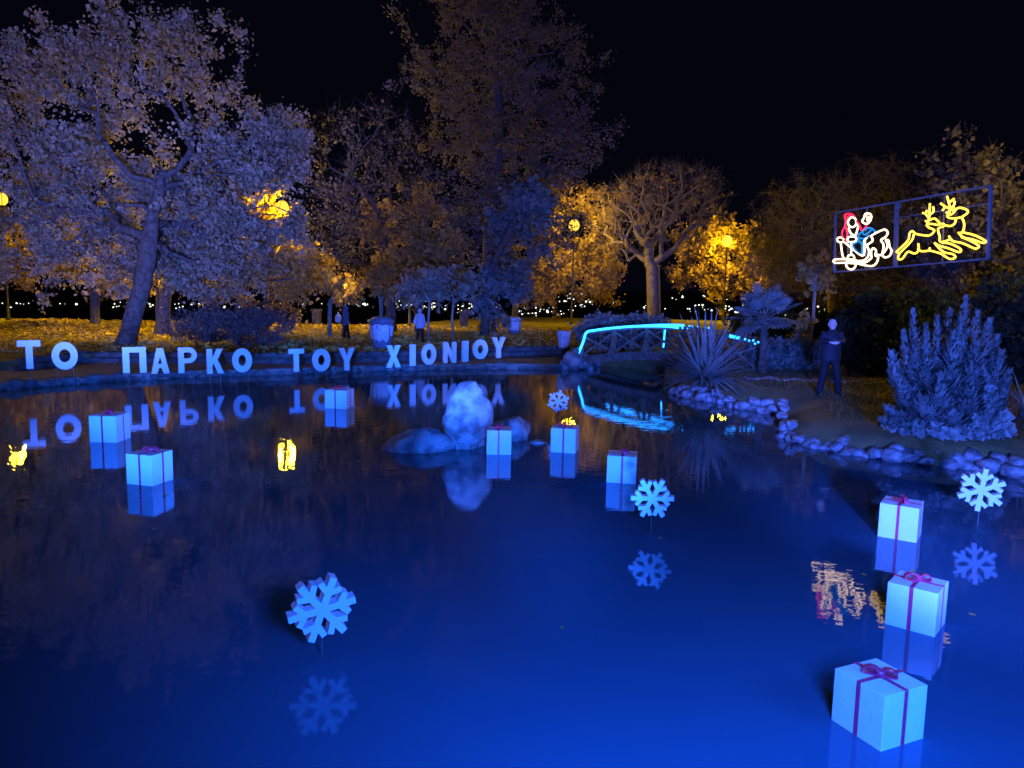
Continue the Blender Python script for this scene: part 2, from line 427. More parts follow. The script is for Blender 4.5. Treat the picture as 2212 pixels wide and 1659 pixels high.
def blades(name, n, test, h, label):
    pos = scatter(n, test); n = len(pos)
    a = rng.uniform(0, 2 * math.pi, n); w = 0.012; hh = rng.uniform(.4, 1.2, n) * h
    d = np.stack([np.cos(a), np.sin(a), np.zeros(n)], 1); l = rng.normal(size=(n, 3)) * .3 * h; l[:, 2] = hh
    v = np.stack([pos - d * w, pos + d * w, pos + l], 1).reshape(-1, 3)
    return tag(link(name, np_mesh(name, v, np.arange(3 * n).reshape(-1, 3)), M_grass), label, 'grass', kind='stuff')
def t_grass():
    x = rng.uniform(4.5, 16); y = rng.uniform(11.5, 30)
    if inside((x, y), lawn_hole) or rng.random() > 0.45 + 0.55 * (math.sin(x * 1.7 + 1) * math.cos(y * 1.3) * .5 + .5): return None
    return (x, y, LAWN)
blades('grass', 26000, t_grass, 0.10, 'short ragged grass on the right bank')

# ------------------------------------------------------------------ trees
def grow(seed, trunk, crowns, n_attr, step=0.45, droop=0.0, k_path=0.25, clumps=0, jitter=0.06, start=0.5):
    """nodes and parents of a tree whose branches reach out to points spread through the crowns"""
    r = np.random.default_rng(seed)
    pos = []; par = []; plen = []; dirs = []
    T = [np.array(t, float) for t in trunk]; pos.append(T[0]); par.append(-1); plen.append(0.); dirs.append(np.array([0, 0, 1.]))
    tl = sum(np.linalg.norm(b - a) for a, b in zip(T[:-1], T[1:])); allow = []
    run = 0.
    for a, b in zip(T[:-1], T[1:]):
        k = max(1, int(np.linalg.norm(b - a) / step))
        for i in range(1, k + 1):
            q = a + (b - a) * i / k + r.normal(size=3) * jitter * .3
            dirs.append((b - a) / np.linalg.norm(b - a)); plen.append(plen[-1] + np.linalg.norm(b - a) / k)
            par.append(len(pos) - 1); pos.append(q)
    n0 = len(pos)
    w = np.array([c[6] if len(c) > 6 else 1. for c in crowns]); w = w / w.sum()
    A = []
    cl = []
    if clumps:
        for _ in range(clumps):
            c = crowns[r.choice(len(crowns), p=w)]; u = r.normal(size=3); u /= np.linalg.norm(u); u *= r.uniform(.45, 1) ** .6
            cl.append((np.array(c[:3]) + u * np.array(c[3:6]), min(c[3:6]) * r.uniform(.16, .34)))
    for _ in range(n_attr):
        if clumps:
            c, s = cl[r.integers(len(cl))]; A.append(c + r.normal(size=3) * s)
        else:
            c = crowns[r.choice(len(crowns), p=w)]; u = r.normal(size=3); u /= np.linalg.norm(u); u *= r.uniform(0.02, 1) ** (1 / 2.4)
            A.append(np.array(c[:3]) + u * np.array(c[3:6]))
    A = np.array(A)
    top = T[-1]; A = A[np.argsort(np.linalg.norm(A - top, axis=1))]
    cap = 60000; PP = np.zeros((cap, 3)); PL = np.zeros(cap); PP[:n0] = pos; PL[:n0] = plen; n = n0
    i0 = int(n0 * start); tips = []
    for a in A:
        d = np.linalg.norm(PP[i0:n] - a, axis=1) + k_path * PL[i0:n]
        # a branch does not grow back down along its parent
        d += np.maximum(0, PP[i0:n, 2] - a[2]) * 0.6
        j = i0 + int(np.argmin(d)); p0 = PP[j]; L = np.linalg.norm(a - p0)
        if L < 0.05: continue
        k = max(1, int(L / step)); d0 = dirs[j]
        h = p0 + (d0 * .45 + np.array([0, 0, .25])) * L * .45
        last = j
        for i in range(1, k + 1):
            t = i / k; q = (1 - t) ** 2 * p0 + 2 * t * (1 - t) * h + t * t * a
            q = q + r.normal(size=3) * jitter * (1 if i < k else 0); q[2] -= droop * t * t * L * .3
            dd = q - PP[last]; ln = np.linalg.norm(dd) + 1e-9
            PP[n] = q; PL[n] = PL[last] + ln; dirs.append(dd / ln); par.append(last); last = n; n += 1
        tips.append(last)
        if n > cap - 200: break
    return PP[:n].copy(), np.array(par), np.array(dirs), np.array(tips, int)

def wood_mesh(name, pos, par, dirs, tips, r0, rt=0.009, ex=2.3, twigs=0, twig_len=.5, seed=0, droop=0.0, flare=1.25):
    n = len(pos); acc = np.zeros(n); kids = np.zeros(n, int)
    for i in range(n - 1, 0, -1):
        if kids[i] == 0: acc[i] = rt ** ex
        kids[par[i]] += 1; acc[par[i]] += acc[i]
    rad = acc ** (1 / ex); s = r0 / rad[0]
    if s > 1: rad = rt + (rad - rt) * (r0 - rt) / max(rad[0] - rt, 1e-6)
    else: rad = np.maximum(rad * s, rt * .6)
    rad[0] *= flare
    # the thickest child carries the frame of its parent on
    d = dirs.copy()
    ref = np.array([0.31, 0.93, 0.17])
    u = np.cross(d, ref); u /= np.linalg.norm(u, axis=1, keepdims=True) + 1e-9; w = np.cross(d, u)
    NS = 6; ang = np.arange(NS) * 2 * math.pi / NS
    ring = np.cos(ang)[None, :, None] * u[:, None, :] + np.sin(ang)[None, :, None] * w[:, None, :]
    ch = np.arange(1, n); pa = par[1:]
    ra = np.minimum(rad[pa], rad[ch] * 1.35)
    same = np.sum(d[ch] * d[pa], 1) > 0.8
    ring_a = np.where(same[:, None, None], ring[pa], ring[ch])
    va = pos[pa][:, None, :] + ring_a * ra[:, None, None]; vb = pos[ch][:, None, :] + ring[ch] * rad[ch][:, None, None]
    V = np.concatenate([va, vb], 1).reshape(-1, 3); m = len(ch)
    j = np.arange(NS); q = np.stack([j, (j + 1) % NS, NS + (j + 1) % NS, NS + j], 1)
    Fq = (np.arange(m)[:, None, None] * 2 * NS + q[None]).reshape(-1, 4)
    if twigs:
        r = np.random.default_rng(seed + 99)
        thin = np.where(rad < 0.03)[0]; src = np.repeat(thin, twigs); k = len(src)
        td = d[src] + r.normal(size=(k, 3)) * .75; td[:, 2] += .25 - droop; td /= np.linalg.norm(td, axis=1, keepdims=True)
        L = r.uniform(.4, 1.2, (k, 1)) * twig_len; b = pos[src]; e = b + td * L; mid = b + td * L * .5 + r.normal(size=(k, 3)) * .05 * twig_len
        e[:, 2] -= droop * L[:, 0] * .6
        sx = np.cross(td, r.normal(size=(k, 3))); sx /= np.linalg.norm(sx, axis=1, keepdims=True) + 1e-9
        sx *= 0.009
        tv = np.stack([b - sx, b + sx, mid + sx * .7, mid - sx * .7, e + sx * .25, e - sx * .25], 1).reshape(-1, 3)
        o = len(V); ff = np.array([[0, 1, 2, 3], [3, 2, 4, 5]])
        Ft = (np.arange(k)[:, None, None] * 6 + ff[None]).reshape(-1, 4) + o
        V = np.concatenate([V, tv]); Fq = np.concatenate([Fq, Ft])
    me = np_mesh(name, V, Fq); me.polygons.foreach_set('use_smooth', [True] * len(me.polygons))
    return me, rad

def tree(name, label, seed, base, trunk, crowns, n_attr, leaves, lsize, lmat, r0, bark=None, group=None, droop=0.0, clumps=0,
         twigs=0, twig_len=.5, spread=.32, k_path=.25, start=.5, thin_at=.045, cat='tree', rt=.009, gap=None):
    root = tag(empty(name, base), label, cat, group)
    b = np.array(base)
    tr = [np.array(t, float) - b for t in trunk]
    cr = [tuple(np.array(c[:3]) - b) + tuple(c[3:]) for c in crowns]
    pos, par, dirs, tips = grow(seed, tr, cr, n_attr, droop=droop, clumps=clumps, k_path=k_path, start=start)
    me, rad = wood_mesh('trunk', pos, par, dirs, tips, r0, twigs=twigs, twig_len=twig_len, seed=seed, droop=droop, rt=rt)
    link('trunk', me, bark or M_bark, root)
    if leaves:
        r = np.random.default_rng(seed + 5)
        cand = np.where((rad < thin_at) & (np.arange(len(pos)) > 8))[0]
        wt = np.ones(len(cand)); wt[np.isin(cand, tips)] = 4; wt /= wt.sum()
        src = r.choice(cand, leaves, p=wt)
        lp = pos[src] + r.normal(size=(leaves, 3)) * spread * r.uniform(.3, 1, (leaves, 1))
        lp[:, 2] -= r.uniform(0, 1, leaves) * droop * .5
        if gap is not None:      # a hole in the foliage
            for g0, gd, gr in gap:
                g = np.array(g0) - b; gd = np.array(gd, float); gd = gd / np.linalg.norm(gd); w_ = lp - g
                lp = lp[np.linalg.norm(w_ - (w_ @ gd)[:, None] * gd, axis=1) > gr * r.uniform(.75, 1.5, len(lp))]
        v, f = leaf_quads(lp.astype(np.float32), lsize, 1.0, r)
        link('crown', np_mesh('crown', v, f), lmat, root)
    return root

def px(x, y, Y): return tuple(at(x, y, Y))
def crown(x, y, Y, rx, rz, ry=None, w=1.0):   # radii in picture units at that distance
    k = Y / FOC; q = at(x, y, Y); return (q.x, q.y, q.z, rx * k, (ry or rx) * k, rz * k, w)
def foot(x, y): return tuple(P(x, y, LAWN))

# the leaning tree at the left bank
b = foot(270, 746); Y = b[1]
tree('broadleaf_tree', 'large leaning broadleaf tree lit violet blue on the left bank', 1, b,
     [b, px(287, 690, Y), px(306, 620, Y), px(318, 560, Y), px(328, 490, Y), px(342, 410, Y), px(352, 320, Y)],
     [crown(300, 320, Y + 2.4, 335, 290, 125, 2.6), crown(440, 460, Y + 2.2, 200, 165, 120, 1.3), crown(110, 470, Y + 2.2, 210, 150, 120, 1.2), crown(70, 260, Y + 2.4, 170, 170, 120, .9), crown(560, 380, Y + 2.4, 100, 150, 110, .5), crown(400, 560, Y + 2.2, 250, 60, 90, .4), crown(270, 130, Y + 1.8, 130, 100, 100, .5)],
     1000, 90000, 0.125, M_leaf_lime, 0.36, clumps=170, twigs=2, twig_len=.5, spread=.30, start=.5, gap=[(px(610, 448, Y), tuple(ray(610, 448)), .4), (px(582, 452, Y), tuple(ray(582, 452)), .62), (px(616, 568, 32), tuple(at(610, 448, 47.5) - Vector((0, 0, -3))), .6), (px(6, 430, 32), tuple(ray(6, 430)), .3)])
b = foot(205, 701); Y = b[1]
tree('broadleaf_tree', 'smaller golden tree with an upright trunk behind the leaning tree at far left', 2, b,
     [b, px(206, 650, Y), px(204, 590, Y)], [crown(130, 520, Y, 190, 90, 120), crown(240, 560, Y, 110, 60, 100)], 220, 13000, .22, M_leaf_gold, .26, clumps=50)
b = foot(352, 722); Y = b[1]
tree('broadleaf_tree', 'dark thick trunked tree behind the leaning tree, right of its trunk', 3, b,
     [b, px(352, 670, Y), px(358, 610, Y), px(370, 560, Y)], [crown(450, 560, Y, 190, 90, 150), crown(580, 600, Y, 90, 60, 90)], 260, 11000, .15, M_leaf_gold, .36, clumps=44)
b = foot(583, 704); Y = 49.7
b = (at(583, 700, Y).x, Y, LAWN)
tree('autumn_tree', 'autumn tree glowing orange round the lamp at the edge of the leaning tree', 14, b,
     [b, px(583, 640, Y), px(580, 560, Y), px(578, 500, Y)], [crown(575, 470, Y, 70, 60, 40), crown(545, 540, Y, 80, 50, 50), crown(640, 560, Y, 60, 50, 50)],
     260, 11000, .24, M_leaf_gold, .2, clumps=50, spread=.3, gap=[(px(610, 448, Y), tuple(ray(610, 448)), .4), (px(610, 448, 47.5), tuple(at(610, 448, 47.5) - Vector((0, 0, -3))), .6)])
# bare tree between
b = foot(846, 716); Y = b[1]
tree('bare_tree', 'tall leafless brown tree left of the tallest tree', 4, b,
     [b, px(842, 640, Y), px(832, 560, Y), px(822, 470, Y)], [crown(800, 400, Y, 150, 190, 150), crown(740, 500, Y, 90, 120, 110, .6)],
     620, 2200, .15, M_leaf_brown, .3, twigs=5, twig_len=.9, clumps=0, k_path=.2, start=.4)
# tallest tree
b = foot(1052, 722); Y = b[1] + 3
b = (at(1052, 719, Y).x, Y, LAWN)
tree('plane_tree', 'tallest tree in the middle reaching above the picture with dim brown leaves', 5, b,
     [b, px(1056, 620, Y), px(1062, 500, Y), px(1070, 360, Y), px(1075, 200, Y), px(1075, 60, Y)],
     [crown(1080, 250, Y, 165, 300, 165, 2.2), crown(1060, 10, Y, 130, 130, 130, .8), crown(1110, 330, Y, 140, 90, 130, .6)],
     780, 44000, .13, M_leaf_brown, .5, clumps=130, start=.35, twigs=1, twig_len=.7)
b = foot(1046, 727); Y = b[1]
tree('weeping_cedar', 'dark blue green weeping evergreen in front of the tallest tree', 6, b,
     [b, px(1050, 650, Y), px(1062, 580, Y), px(1100, 500, Y), px(1130, 430, Y)],
     [crown(1112, 520, Y, 52, 110, 60), crown(1080, 620, Y, 50, 60, 60), crown(1150, 440, Y, 40, 55, 50, .5), crown(1040, 606, Y, 110, 16, 60, .3)],
     360, 7000, .2, M_leaf_cedar, .24, clumps=30, droop=.9, spread=.24, start=.45)
b = foot(890, 720); Y = b[1] + 1.5
b = (at(905, 716, Y).x, Y, LAWN)
tree('autumn_tree', 'autumn tree with sparse orange brown leaves between the bare tree and the tallest tree', 7, b,
     [b, px(905, 640, Y), px(910, 570, Y), px(918, 500, Y)],
     [crown(850, 520, Y, 70, 110, 90), crown(945, 500, Y, 75, 110, 90), crown(900, 580, Y, 120, 40, 80, .5)],
     300, 12000, .19, M_leaf_gold, .26, clumps=46, spread=.28)
# small clipped trees behind the letters
for i, (x, y, cx, cy, rx, rz, lm, lab) in enumerate([
        (712, 728, 740, 618, 52, 34, M_leaf_gold, 'small round headed tree with bright golden leaves beside the leaning tree'),
        (822, 724, 838, 612, 58, 34, M_leaf_gold, 'small round headed golden tree rising behind the painted barrel bin'),
        (926, 738, 905, 628, 50, 36, M_leaf_lime, 'slim staked young tree standing beside the walker in the pale coat'),
        (978, 735, 975, 615, 55, 34, M_leaf_lime, 'slim young tree standing between the walker and the tallest tree')]):
    b = foot(x, y); Y = b[1]
    tree('young_tree', lab, 20 + i, b, [b, px(x, 690, Y), px(x + 1, 650, Y), px((x + cx) / 2, 630, Y)],
         [crown(cx, cy, Y, rx, rz, 40)], 90, 1000 if i < 2 else 750, .2, lm, .11 if i < 2 else .06, M_bark_p, clumps=18, group='small round headed trees behind the letters', start=.6, spread=.25)
# the tree round the second lamp
b = foot(1112, 706); Y = 61.5
b = (at(1112, 704, Y).x, Y, LAWN)
tree('autumn_tree', 'broad autumn tree with yellow leaves hanging round the lamp right of centre', 8, b,
     [b, px(1115, 650, Y), px(1140, 600, Y), px(1180, 550, Y), px(1210, 490, Y)],
     [crown(1215, 500, Y, 120, 100, 110, 1.5), crown(1230, 590, Y, 100, 60, 100, .7), crown(1170, 590, Y, 90, 60, 90, .7)],
     460, 22000, .19, M_leaf_gold, .3, clumps=80, spread=.3, gap=[(px(1240, 487, Y), tuple(ray(1240, 487)), .95)])
# pollarded tree
b = foot(1412, 708); Y = 57.0
b = (at(1412, 704, Y).x, Y, LAWN)
tree('bare_tree', 'leafless pollarded tree with pale fanning limbs behind the footbridge', 9, b,
     [b, px(1412, 640, Y), px(1410, 580, Y), px(1415, 565, Y)],
     [crown(1435, 450, Y, 130, 105, 120, 2), crown(1360, 480, Y, 90, 90, 90), crown(1520, 430, Y, 50, 60, 70, .5)],
     460, 700, .2, M_leaf_gold, .5, M_bark_p, twigs=10, twig_len=1.1, k_path=.22, start=.8)
b = (at(1560, 690, 71).x, 71.2, LAWN)
tree('autumn_tree', 'yellow lit autumn tree glowing round the lamp above the footbridge', 10, b,
     [b, px(1560, 640, 71.2), px(1555, 590, 71.2)], [crown(1540, 550, 71.2, 85, 80, 60), crown(1600, 570, 71.2, 60, 70, 60), crown(1500, 610, 71.2, 60, 30, 60, .4)],
     320, 13000, .22, M_leaf_gold, .26, clumps=70, droop=.4, spread=.3)
# trees on the right
Y = 58.0; b = (at(1800, 700, Y).x, Y, LAWN)
tree('willow_tree', 'large leafless grey willow with fine drooping twigs behind the man', 11, b,
     [b, px(1800, 640, Y), px(1795, 580, Y), px(1800, 520, Y)],
     [crown(1760, 480, Y, 140, 120, 130), crown(1880, 450, Y, 120, 120, 120), crown(1690, 550, Y, 70, 90, 80, .7), crown(1830, 590, Y, 180, 60, 120, .7)],
     1200, 2500, .14, M_leaf_brown, .4, M_bark_p, twigs=11, twig_len=1.3, droop=.6, k_path=.15, spread=.3)
Y = 30.0; b = (at(2110, 735, Y).x, Y, LAWN)
tree('plane_tree', 'dark forked tree with a few brown leaves behind the right end of the light sign', 12, b,
     [b, px(2108, 690, Y), px(2112, 640, Y), px(2120, 600, Y)],
     [crown(2080, 470, Y, 130, 120, 130), crown(2180, 520, Y, 100, 120, 110), crown(2050, 610, Y, 60, 40, 70, .5), crown(2160, 600, Y, 80, 40, 80, .6)],
     480, 9000, .17, M_leaf_brown, .26, twigs=3, twig_len=.7, clumps=90, spread=.25)
b = tuple(P(1743, 800, LAWN)); Y = b[1]
tree('sapling', 'thin pale sapling trunk rising behind the man, left of his head', 13, b,
     [b, px(1749, 740, Y), px(1754, 690, Y), px(1761, 630, Y), px(1766, 580, Y)], [crown(1770, 590, Y, 40, 45, 40), crown(1742, 700, Y, 22, 14, 20, .35)], 60, 420, .16, M_leaf_gold, .055, M_bark_p, spread=.2)

# shrubs
def shrub(name, label, seed, base, crowns, n_attr, leaves, lsize, lmat, twigs=2, spread=.16, cat='shrub', droop=0., bark=None):
    b = base; top = (b[0], b[1], b[2] + .25)
    return tree(name, label, seed, b, [b, top], crowns, n_attr, leaves, lsize, lmat, .07, bark, cat=cat, twigs=twigs, twig_len=.35, spread=spread, k_path=.1, start=0, thin_at=.05, droop=droop, rt=.006)
b = foot(500, 753); Y = b[1] + .8
shrub('bushy_shrub', 'wide twiggy violet bush behind the word of five letters', 31, (b[0], Y, LAWN),
      [crown(440, 705, Y, 75, 42, 60), crown(560, 705, Y, 75, 42, 60), crown(500, 700, Y, 90, 44, 60)], 420, 9000, .08, M_leaf_brown, 5, .16)
b = P(1345, 745, LAWN); Y = 31.0
shrub('bushy_shrub', 'round evergreen bush glowing teal behind the footbridge rail', 32, (at(1345, 745, Y).x, Y, LAWN),
      [crown(1310, 718, Y, 62, 34, 45), crown(1385, 716, Y, 70, 32, 45)], 260, 13000, .13, M_leaf_blue, 1)
Y = 25.5
shrub('bushy_shrub', 'low blue lit shrub under the fan palm', 33, (at(1690, 790, Y).x, Y, LAWN),
      [crown(1665, 765, Y, 60, 34, 50), crown(1735, 765, Y, 40, 32, 40)], 170, 6000, .12, M_leaf_cedar, 1)
for i, (x, y, Y, rx, rz, lab) in enumerate([
        (1880, 715, 24.5, 70, 85, 'tall black evergreen bush standing right behind the man'),
        (1990, 700, 27.0, 90, 90, 'broad black evergreen bush behind the spire leaved shrub'),
        (2180, 700, 23.5, 80, 130, 'very dark evergreen bush at the right edge of the picture'),
        (1640, 690, 45.0, 60, 22, 'low dark bush added to screen the lit lawn far behind the fan palm'),  # this and the next two bushes are added to hide lamplit lawn
        (1760, 690, 46.0, 70, 24, 'low dark bush added to screen the lit lawn far behind the sapling'),
        (1870, 685, 44.0, 70, 30, 'low dark bush added to screen the lit lawn far behind the man')]):
    shrub('evergreen_bush', lab, 40 + i, (at(x, 780, Y).x, Y, LAWN), [crown(x, y + 10, Y, rx, rz, rx), crown(x + 20, y + rz * .6, Y, rx * .9, rz * .5, rx)], 260, 11000, .16, M_leaf_dark, 1, .24)

# ------------------------------------------------------------------ street lamps
def street_lamp(gx, gy, Y, label, r=0.30, power=2600):
    g = at(gx, gy, Y); root = tag(empty('street_lamp', (g.x, g.y, LAWN)), label, 'street lamp', 'sodium lamps of the park')
    h = g.z - LAWN
    mb = MB(); mb.lathe([(.16, 0), (.16, .12), (.09, .2), (.075, 1.0), (.06, 1.05), (.045, h - r - .12), (.09, h - r - .06), (.10, h - r + .03)], 10)
    mb.build('post', M_steel, root, smooth=True)
    bm = bmesh.new(); bmesh.ops.create_icosphere(bm, subdivisions=2, radius=r)
    for v in bm.verts: v.co.z *= 1.12
    me = bpy.data.meshes.new('globe'); bm.to_mesh(me); bm.free()
    me.polygons.foreach_set('use_smooth', [True] * len(me.polygons))
    link('globe', me, M_sodium, root, (0, 0, h))
    ld = bpy.data.lights.new('lamp_light', 'POINT'); ld.energy = power; ld.color = (1.0, 0.62, 0.012); ld.shadow_soft_size = r * 1.3
    lo = bpy.data.objects.new('lamp_light', ld); C.objects.link(lo); lo.parent = root; lo.location = (0, 0, h)
    mb = MB(); mb.lathe([(.12, 0), (.10, .05), (.03, .12), (.012, .2)], 10)
    mb.build('cap', M_steel, root, (0, 0, h + r * 1.08), smooth=True)
    return root
street_lamp(3, 430, 48, 'yellow globe lamp cut by the left edge of the picture', .36, 10000)
street_lamp(610, 448, 47.5, 'bright yellow globe lamp at the right edge of the large leaning tree', .38, 13000)
street_lamp(1240, 487, 56.5, 'yellow globe lamp in front of the broad autumn tree right of centre', .40, 4200)
street_lamp(1571, 521, 66, 'yellow globe lamp on a tall post above the footbridge', .46, 11000)
street_lamp(2171, 603, 33.5, 'small lamp half hidden by leaves below the right end of the light sign', .16, 600)
street_lamp(335, 500, 37, 'added unseen lamp behind the foliage of the large leaning tree', .28, 6000)  # added lamp, unseen, backlights the leaning tree in yellow
street_lamp(742, 616, foot(712, 728)[1], 'added lamp lighting the round golden tree from inside, beside the leaning tree', .18, 600)  # lamp added inside the crown so its leaves glow
street_lamp(885, 555, 48.5, 'added unseen lamp behind the autumn tree left of the tallest tree', .2, 2200)  # extra unseen lamp, added to warm the leaves left of the tallest tree
for (x, y, z, lab, r) in ((-25.0, 19.0, 7.4, 'park lamp on the left bank beyond the edge of the picture', 3600), (17.5, 24.0, 7.2, 'park lamp on the right bank beyond the edge of the picture', 3000)):
    g = Vector((x, y, z)); d = g - Vector(_C); u = d.dot(Vector(_F))
    street_lamp(1106 + FOC * d.dot(Vector(_R)) / u, 829.5 - FOC * d.dot(Vector(_U)) / u, y, lab, .34, r)

# ------------------------------------------------------------------ letters on stakes in the water
def prism(loops, depth, bevel=0.0):
    """outline loops in x,z -> solid standing upright, front at -depth/2"""
    from mathutils.geometry import tessellate_polygon
    bm = bmesh.new()
    flatp = [Vector((x, 0, z)) for lp in loops for x, z in lp]
    vs = [bm.verts.new((p.x, -depth / 2, p.z)) for p in flatp]
    for t in tessellate_polygon([[Vector((x, 0, z)) for x, z in lp] for lp in loops]):
        a, b_, c = (flatp[k] for k in t)
        if (b_ - a).cross(c - a).length > 1e-9: bm.faces.new([vs[k] for k in t])
    for f in bm.faces:
        f.normal_update()
        if f.normal.y > 0: f.normal_flip()
    ex = bmesh.ops.extrude_face_region(bm, geom=bm.faces[:])
    for g in ex['geom']:
        if isinstance(g, bmesh.types.BMVert): g.co.y += depth
    bmesh.ops.recalc_face_normals(bm, faces=bm.faces[:])
    me = bpy.data.meshes.new('shape'); bm.to_mesh(me); bm.free()
    return me

def arc(cx, cz, rx, rz, a0, a1, n):
    return [(cx + rx * math.cos(R(a0 + (a1 - a0) * i / n)), cz + rz * math.sin(R(a0 + (a1 - a0) * i / n))) for i in range(n + 1)]
def glyph(ch, w, h):
    t = 0.30 * min(w, .56) if ch not in 'I' else w; a = w / 2; s = .21 * h
    t = max(t, .15) if ch != 'I' else w
    if ch == 'T': return [[(-t / 2, 0), (t / 2, 0), (t / 2, h - s), (a, h - s), (a, h), (-a, h), (-a, h - s), (-t / 2, h - s)]]
    if ch == 'O': return [arc(0, h / 2, a, h / 2, 0, 360, 36)[:-1], arc(0, h / 2, a - t, h / 2 - t * 1.15, 0, 360, 28)[:-1]]
    if ch == 'PI': return [[(-a, 0), (-a + t, 0), (-a + t, h - s), (a - t, h - s), (a - t, 0), (a, 0), (a, h), (-a, h)]]
    if ch == 'A': return [[(-a, 0), (-a + t, 0), (-a + t * 1.35, .22 * h), (a - t * 1.35, .22 * h), (a - t, 0), (a, 0), (t * .55, h), (-t * .55, h)],
                          [(-.24 * a, .38 * h), (.24 * a, .38 * h), (0, .68 * h)]]
    if ch == 'P': return [[(-a, 0), (-a + t, 0), (-a + t, .38 * h)] + arc(a - .31 * h, .69 * h, .31 * h, .31 * h, -90, 90, 14) + [(-a, h)],
                          [(-a + t, .57 * h)] + [(x, z) for x, z in arc(a - .31 * h, .69 * h, .13 * h, .12 * h, -90, 90, 8)] + [(-a + t, .81 * h)]]
    if ch == 'K': return [[(-a, 0), (-a + t, 0), (-a + t, .36 * h), (-a + t * 1.25, .41 * h), (a - t * 1.1, 0), (a, 0), (-a + t * 1.95, .56 * h), (a * .92, h), (a * .92 - t * 1.1, h), (-a + t, .62 * h), (-a + t, h), (-a, h)]]
    if ch == 'Y': return [[(-t / 2, 0), (t / 2, 0), (t / 2, .42 * h), (a, h), (a - t * 1.05, h), (0, .62 * h), (-a + t * 1.05, h), (-a, h), (-t / 2, .42 * h)]]
    if ch == 'X': return [[(-a, 0), (-a + t * 1.15, 0), (0, .34 * h), (a - t * 1.15, 0), (a, 0), (t * .55, .5 * h), (a * .95, h), (a * .95 - t * 1.15, h), (0, .68 * h), (-a * .95 + t * 1.15, h), (-a * .95, h), (-t * .55, .5 * h)]]
    if ch == 'I': return [[(-a, 0), (a, 0), (a, h), (-a, h)]]
    if ch == 'N': return [[(-a, 0), (-a + t, 0), (-a + t, .58 * h), (a - t, 0), (a, 0), (a, h), (a - t, h), (a - t, .42 * h), (-a + t, h), (-a, h)]]

LET = [('T', 42.7, 87.3, 734.8, 796.4), ('O', 116, 166.7, 738, 798), ('PI', 267.7, 315, 749, 805), ('A', 328, 365, 751.5, 806.5), ('P', 386.7, 425, 750, 805), ('K', 448, 483, 753, 806.5), ('O', 502.7, 544, 752, 804),
       ('T', 624, 656.5, 753, 802.6), ('O', 675, 713, 753, 802), ('Y', 732, 766, 751, 800), ('X', 834, 865.6, 745.5, 793.6), ('I', 885.4, 897, 743.5, 790), ('O', 910, 942, 742, 787.6),
       ('N', 957, 985, 738.7, 783.7), ('I', 998, 1011, 736, 781), ('O', 1021, 1053, 732.7, 775.6), ('Y', 1062, 1091, 728, 772.6)]
LLAB = ['block letter T, first letter of the lit row at far left', 'round letter O just right of the first letter T at far left',
        'block letter Pi, tall gate shape starting the five letter word', 'block letter A in the five letter word, right of the letter Pi', 'block letter P in the five letter word, between A and K',
        'block letter K in the five letter word, between P and O', 'round letter O ending the five letter word', 'block letter T starting the three letter word in the middle',
        'round letter O in the middle of the three letter word', 'block letter Y ending the three letter word', 'block letter X starting the seven letter word', 'narrow letter I just right of the letter X',
        'round letter O between the two letters I and N of the seven letter word', 'block letter N in the middle of the seven letter word', 'narrow letter I just right of the letter N', 'round letter O beside the last letter Y at the right end', 'block letter Y, last letter of the lit row']
row_dir = (at(1076, 790, 28.1) - at(65, 790, 20.35)); row_yaw = math.atan2(row_dir.y, row_dir.x)
LNAME = {'PI': 'letter_pi'}
for (ch, x0, x1, y0, y1), lab in zip(LET, LLAB):
    xc = (x0 + x1) / 2; hp = 61 - (xc - 65) * (17 / 1011); Y = .74 * FOC / hp
    b = at(xc, y1, Y); view = Vector((b.x, b.y, 0)).normalized(); nrm = Vector((math.sin(row_yaw), -math.cos(row_yaw), 0))
    cosv = max(.5, abs(view.dot(nrm))); k = Y / FOC
    w = (x1 - x0) * k / cosv * .97; h = (y1 - y0) * k
    root = tag(empty(LNAME.get(ch, 'letter_' + ch.lower()), (b.x, b.y, 0), row_yaw), 'white ' + lab, 'letter', 'white block letters standing in the pond')
    me = prism(glyph(ch, w, h), 0.10); me.materials.append(M_foam)
    link('letter_block', me, M_foam, root, (0, 0, b.z))
    for sx in ((-.3, .3) if ch not in ('I', 'T', 'Y') else (0,)):
        mb = MB(); mb.tube([(sx * w, 0.0, -.5), (sx * w, 0.0, b.z + (.06 if ch != 'O' else .12))], .009, 6); mb.build('stake', M_rod, root)

# ------------------------------------------------------------------ gifts
def strip(mb, pts, wv, th=0.004):
    pts = [Vector(p) for p in pts]; wv = Vector(wv); n = len(pts); base = len(mb.v)
    for i, p in enumerate(pts):
        d = (pts[min(i + 1, n - 1)] - pts[max(i - 1, 0)]).normalized(); nn = d.cross(wv).normalized() * th
        for q in (p - wv - nn, p + wv - nn, p + wv + nn, p - wv + nn): mb.v.append(tuple(q))
    for i in range(n - 1):
        a = base + 4 * i
        for j in range(4): mb.f.append((a + j, a + (j + 1) % 4, a + 4 + (j + 1) % 4, a + 4 + j))
    mb.f.append((base + 3, base + 2, base + 1, base)); e = base + 4 * (n - 1); mb.f.append((e, e + 1, e + 2, e + 3))

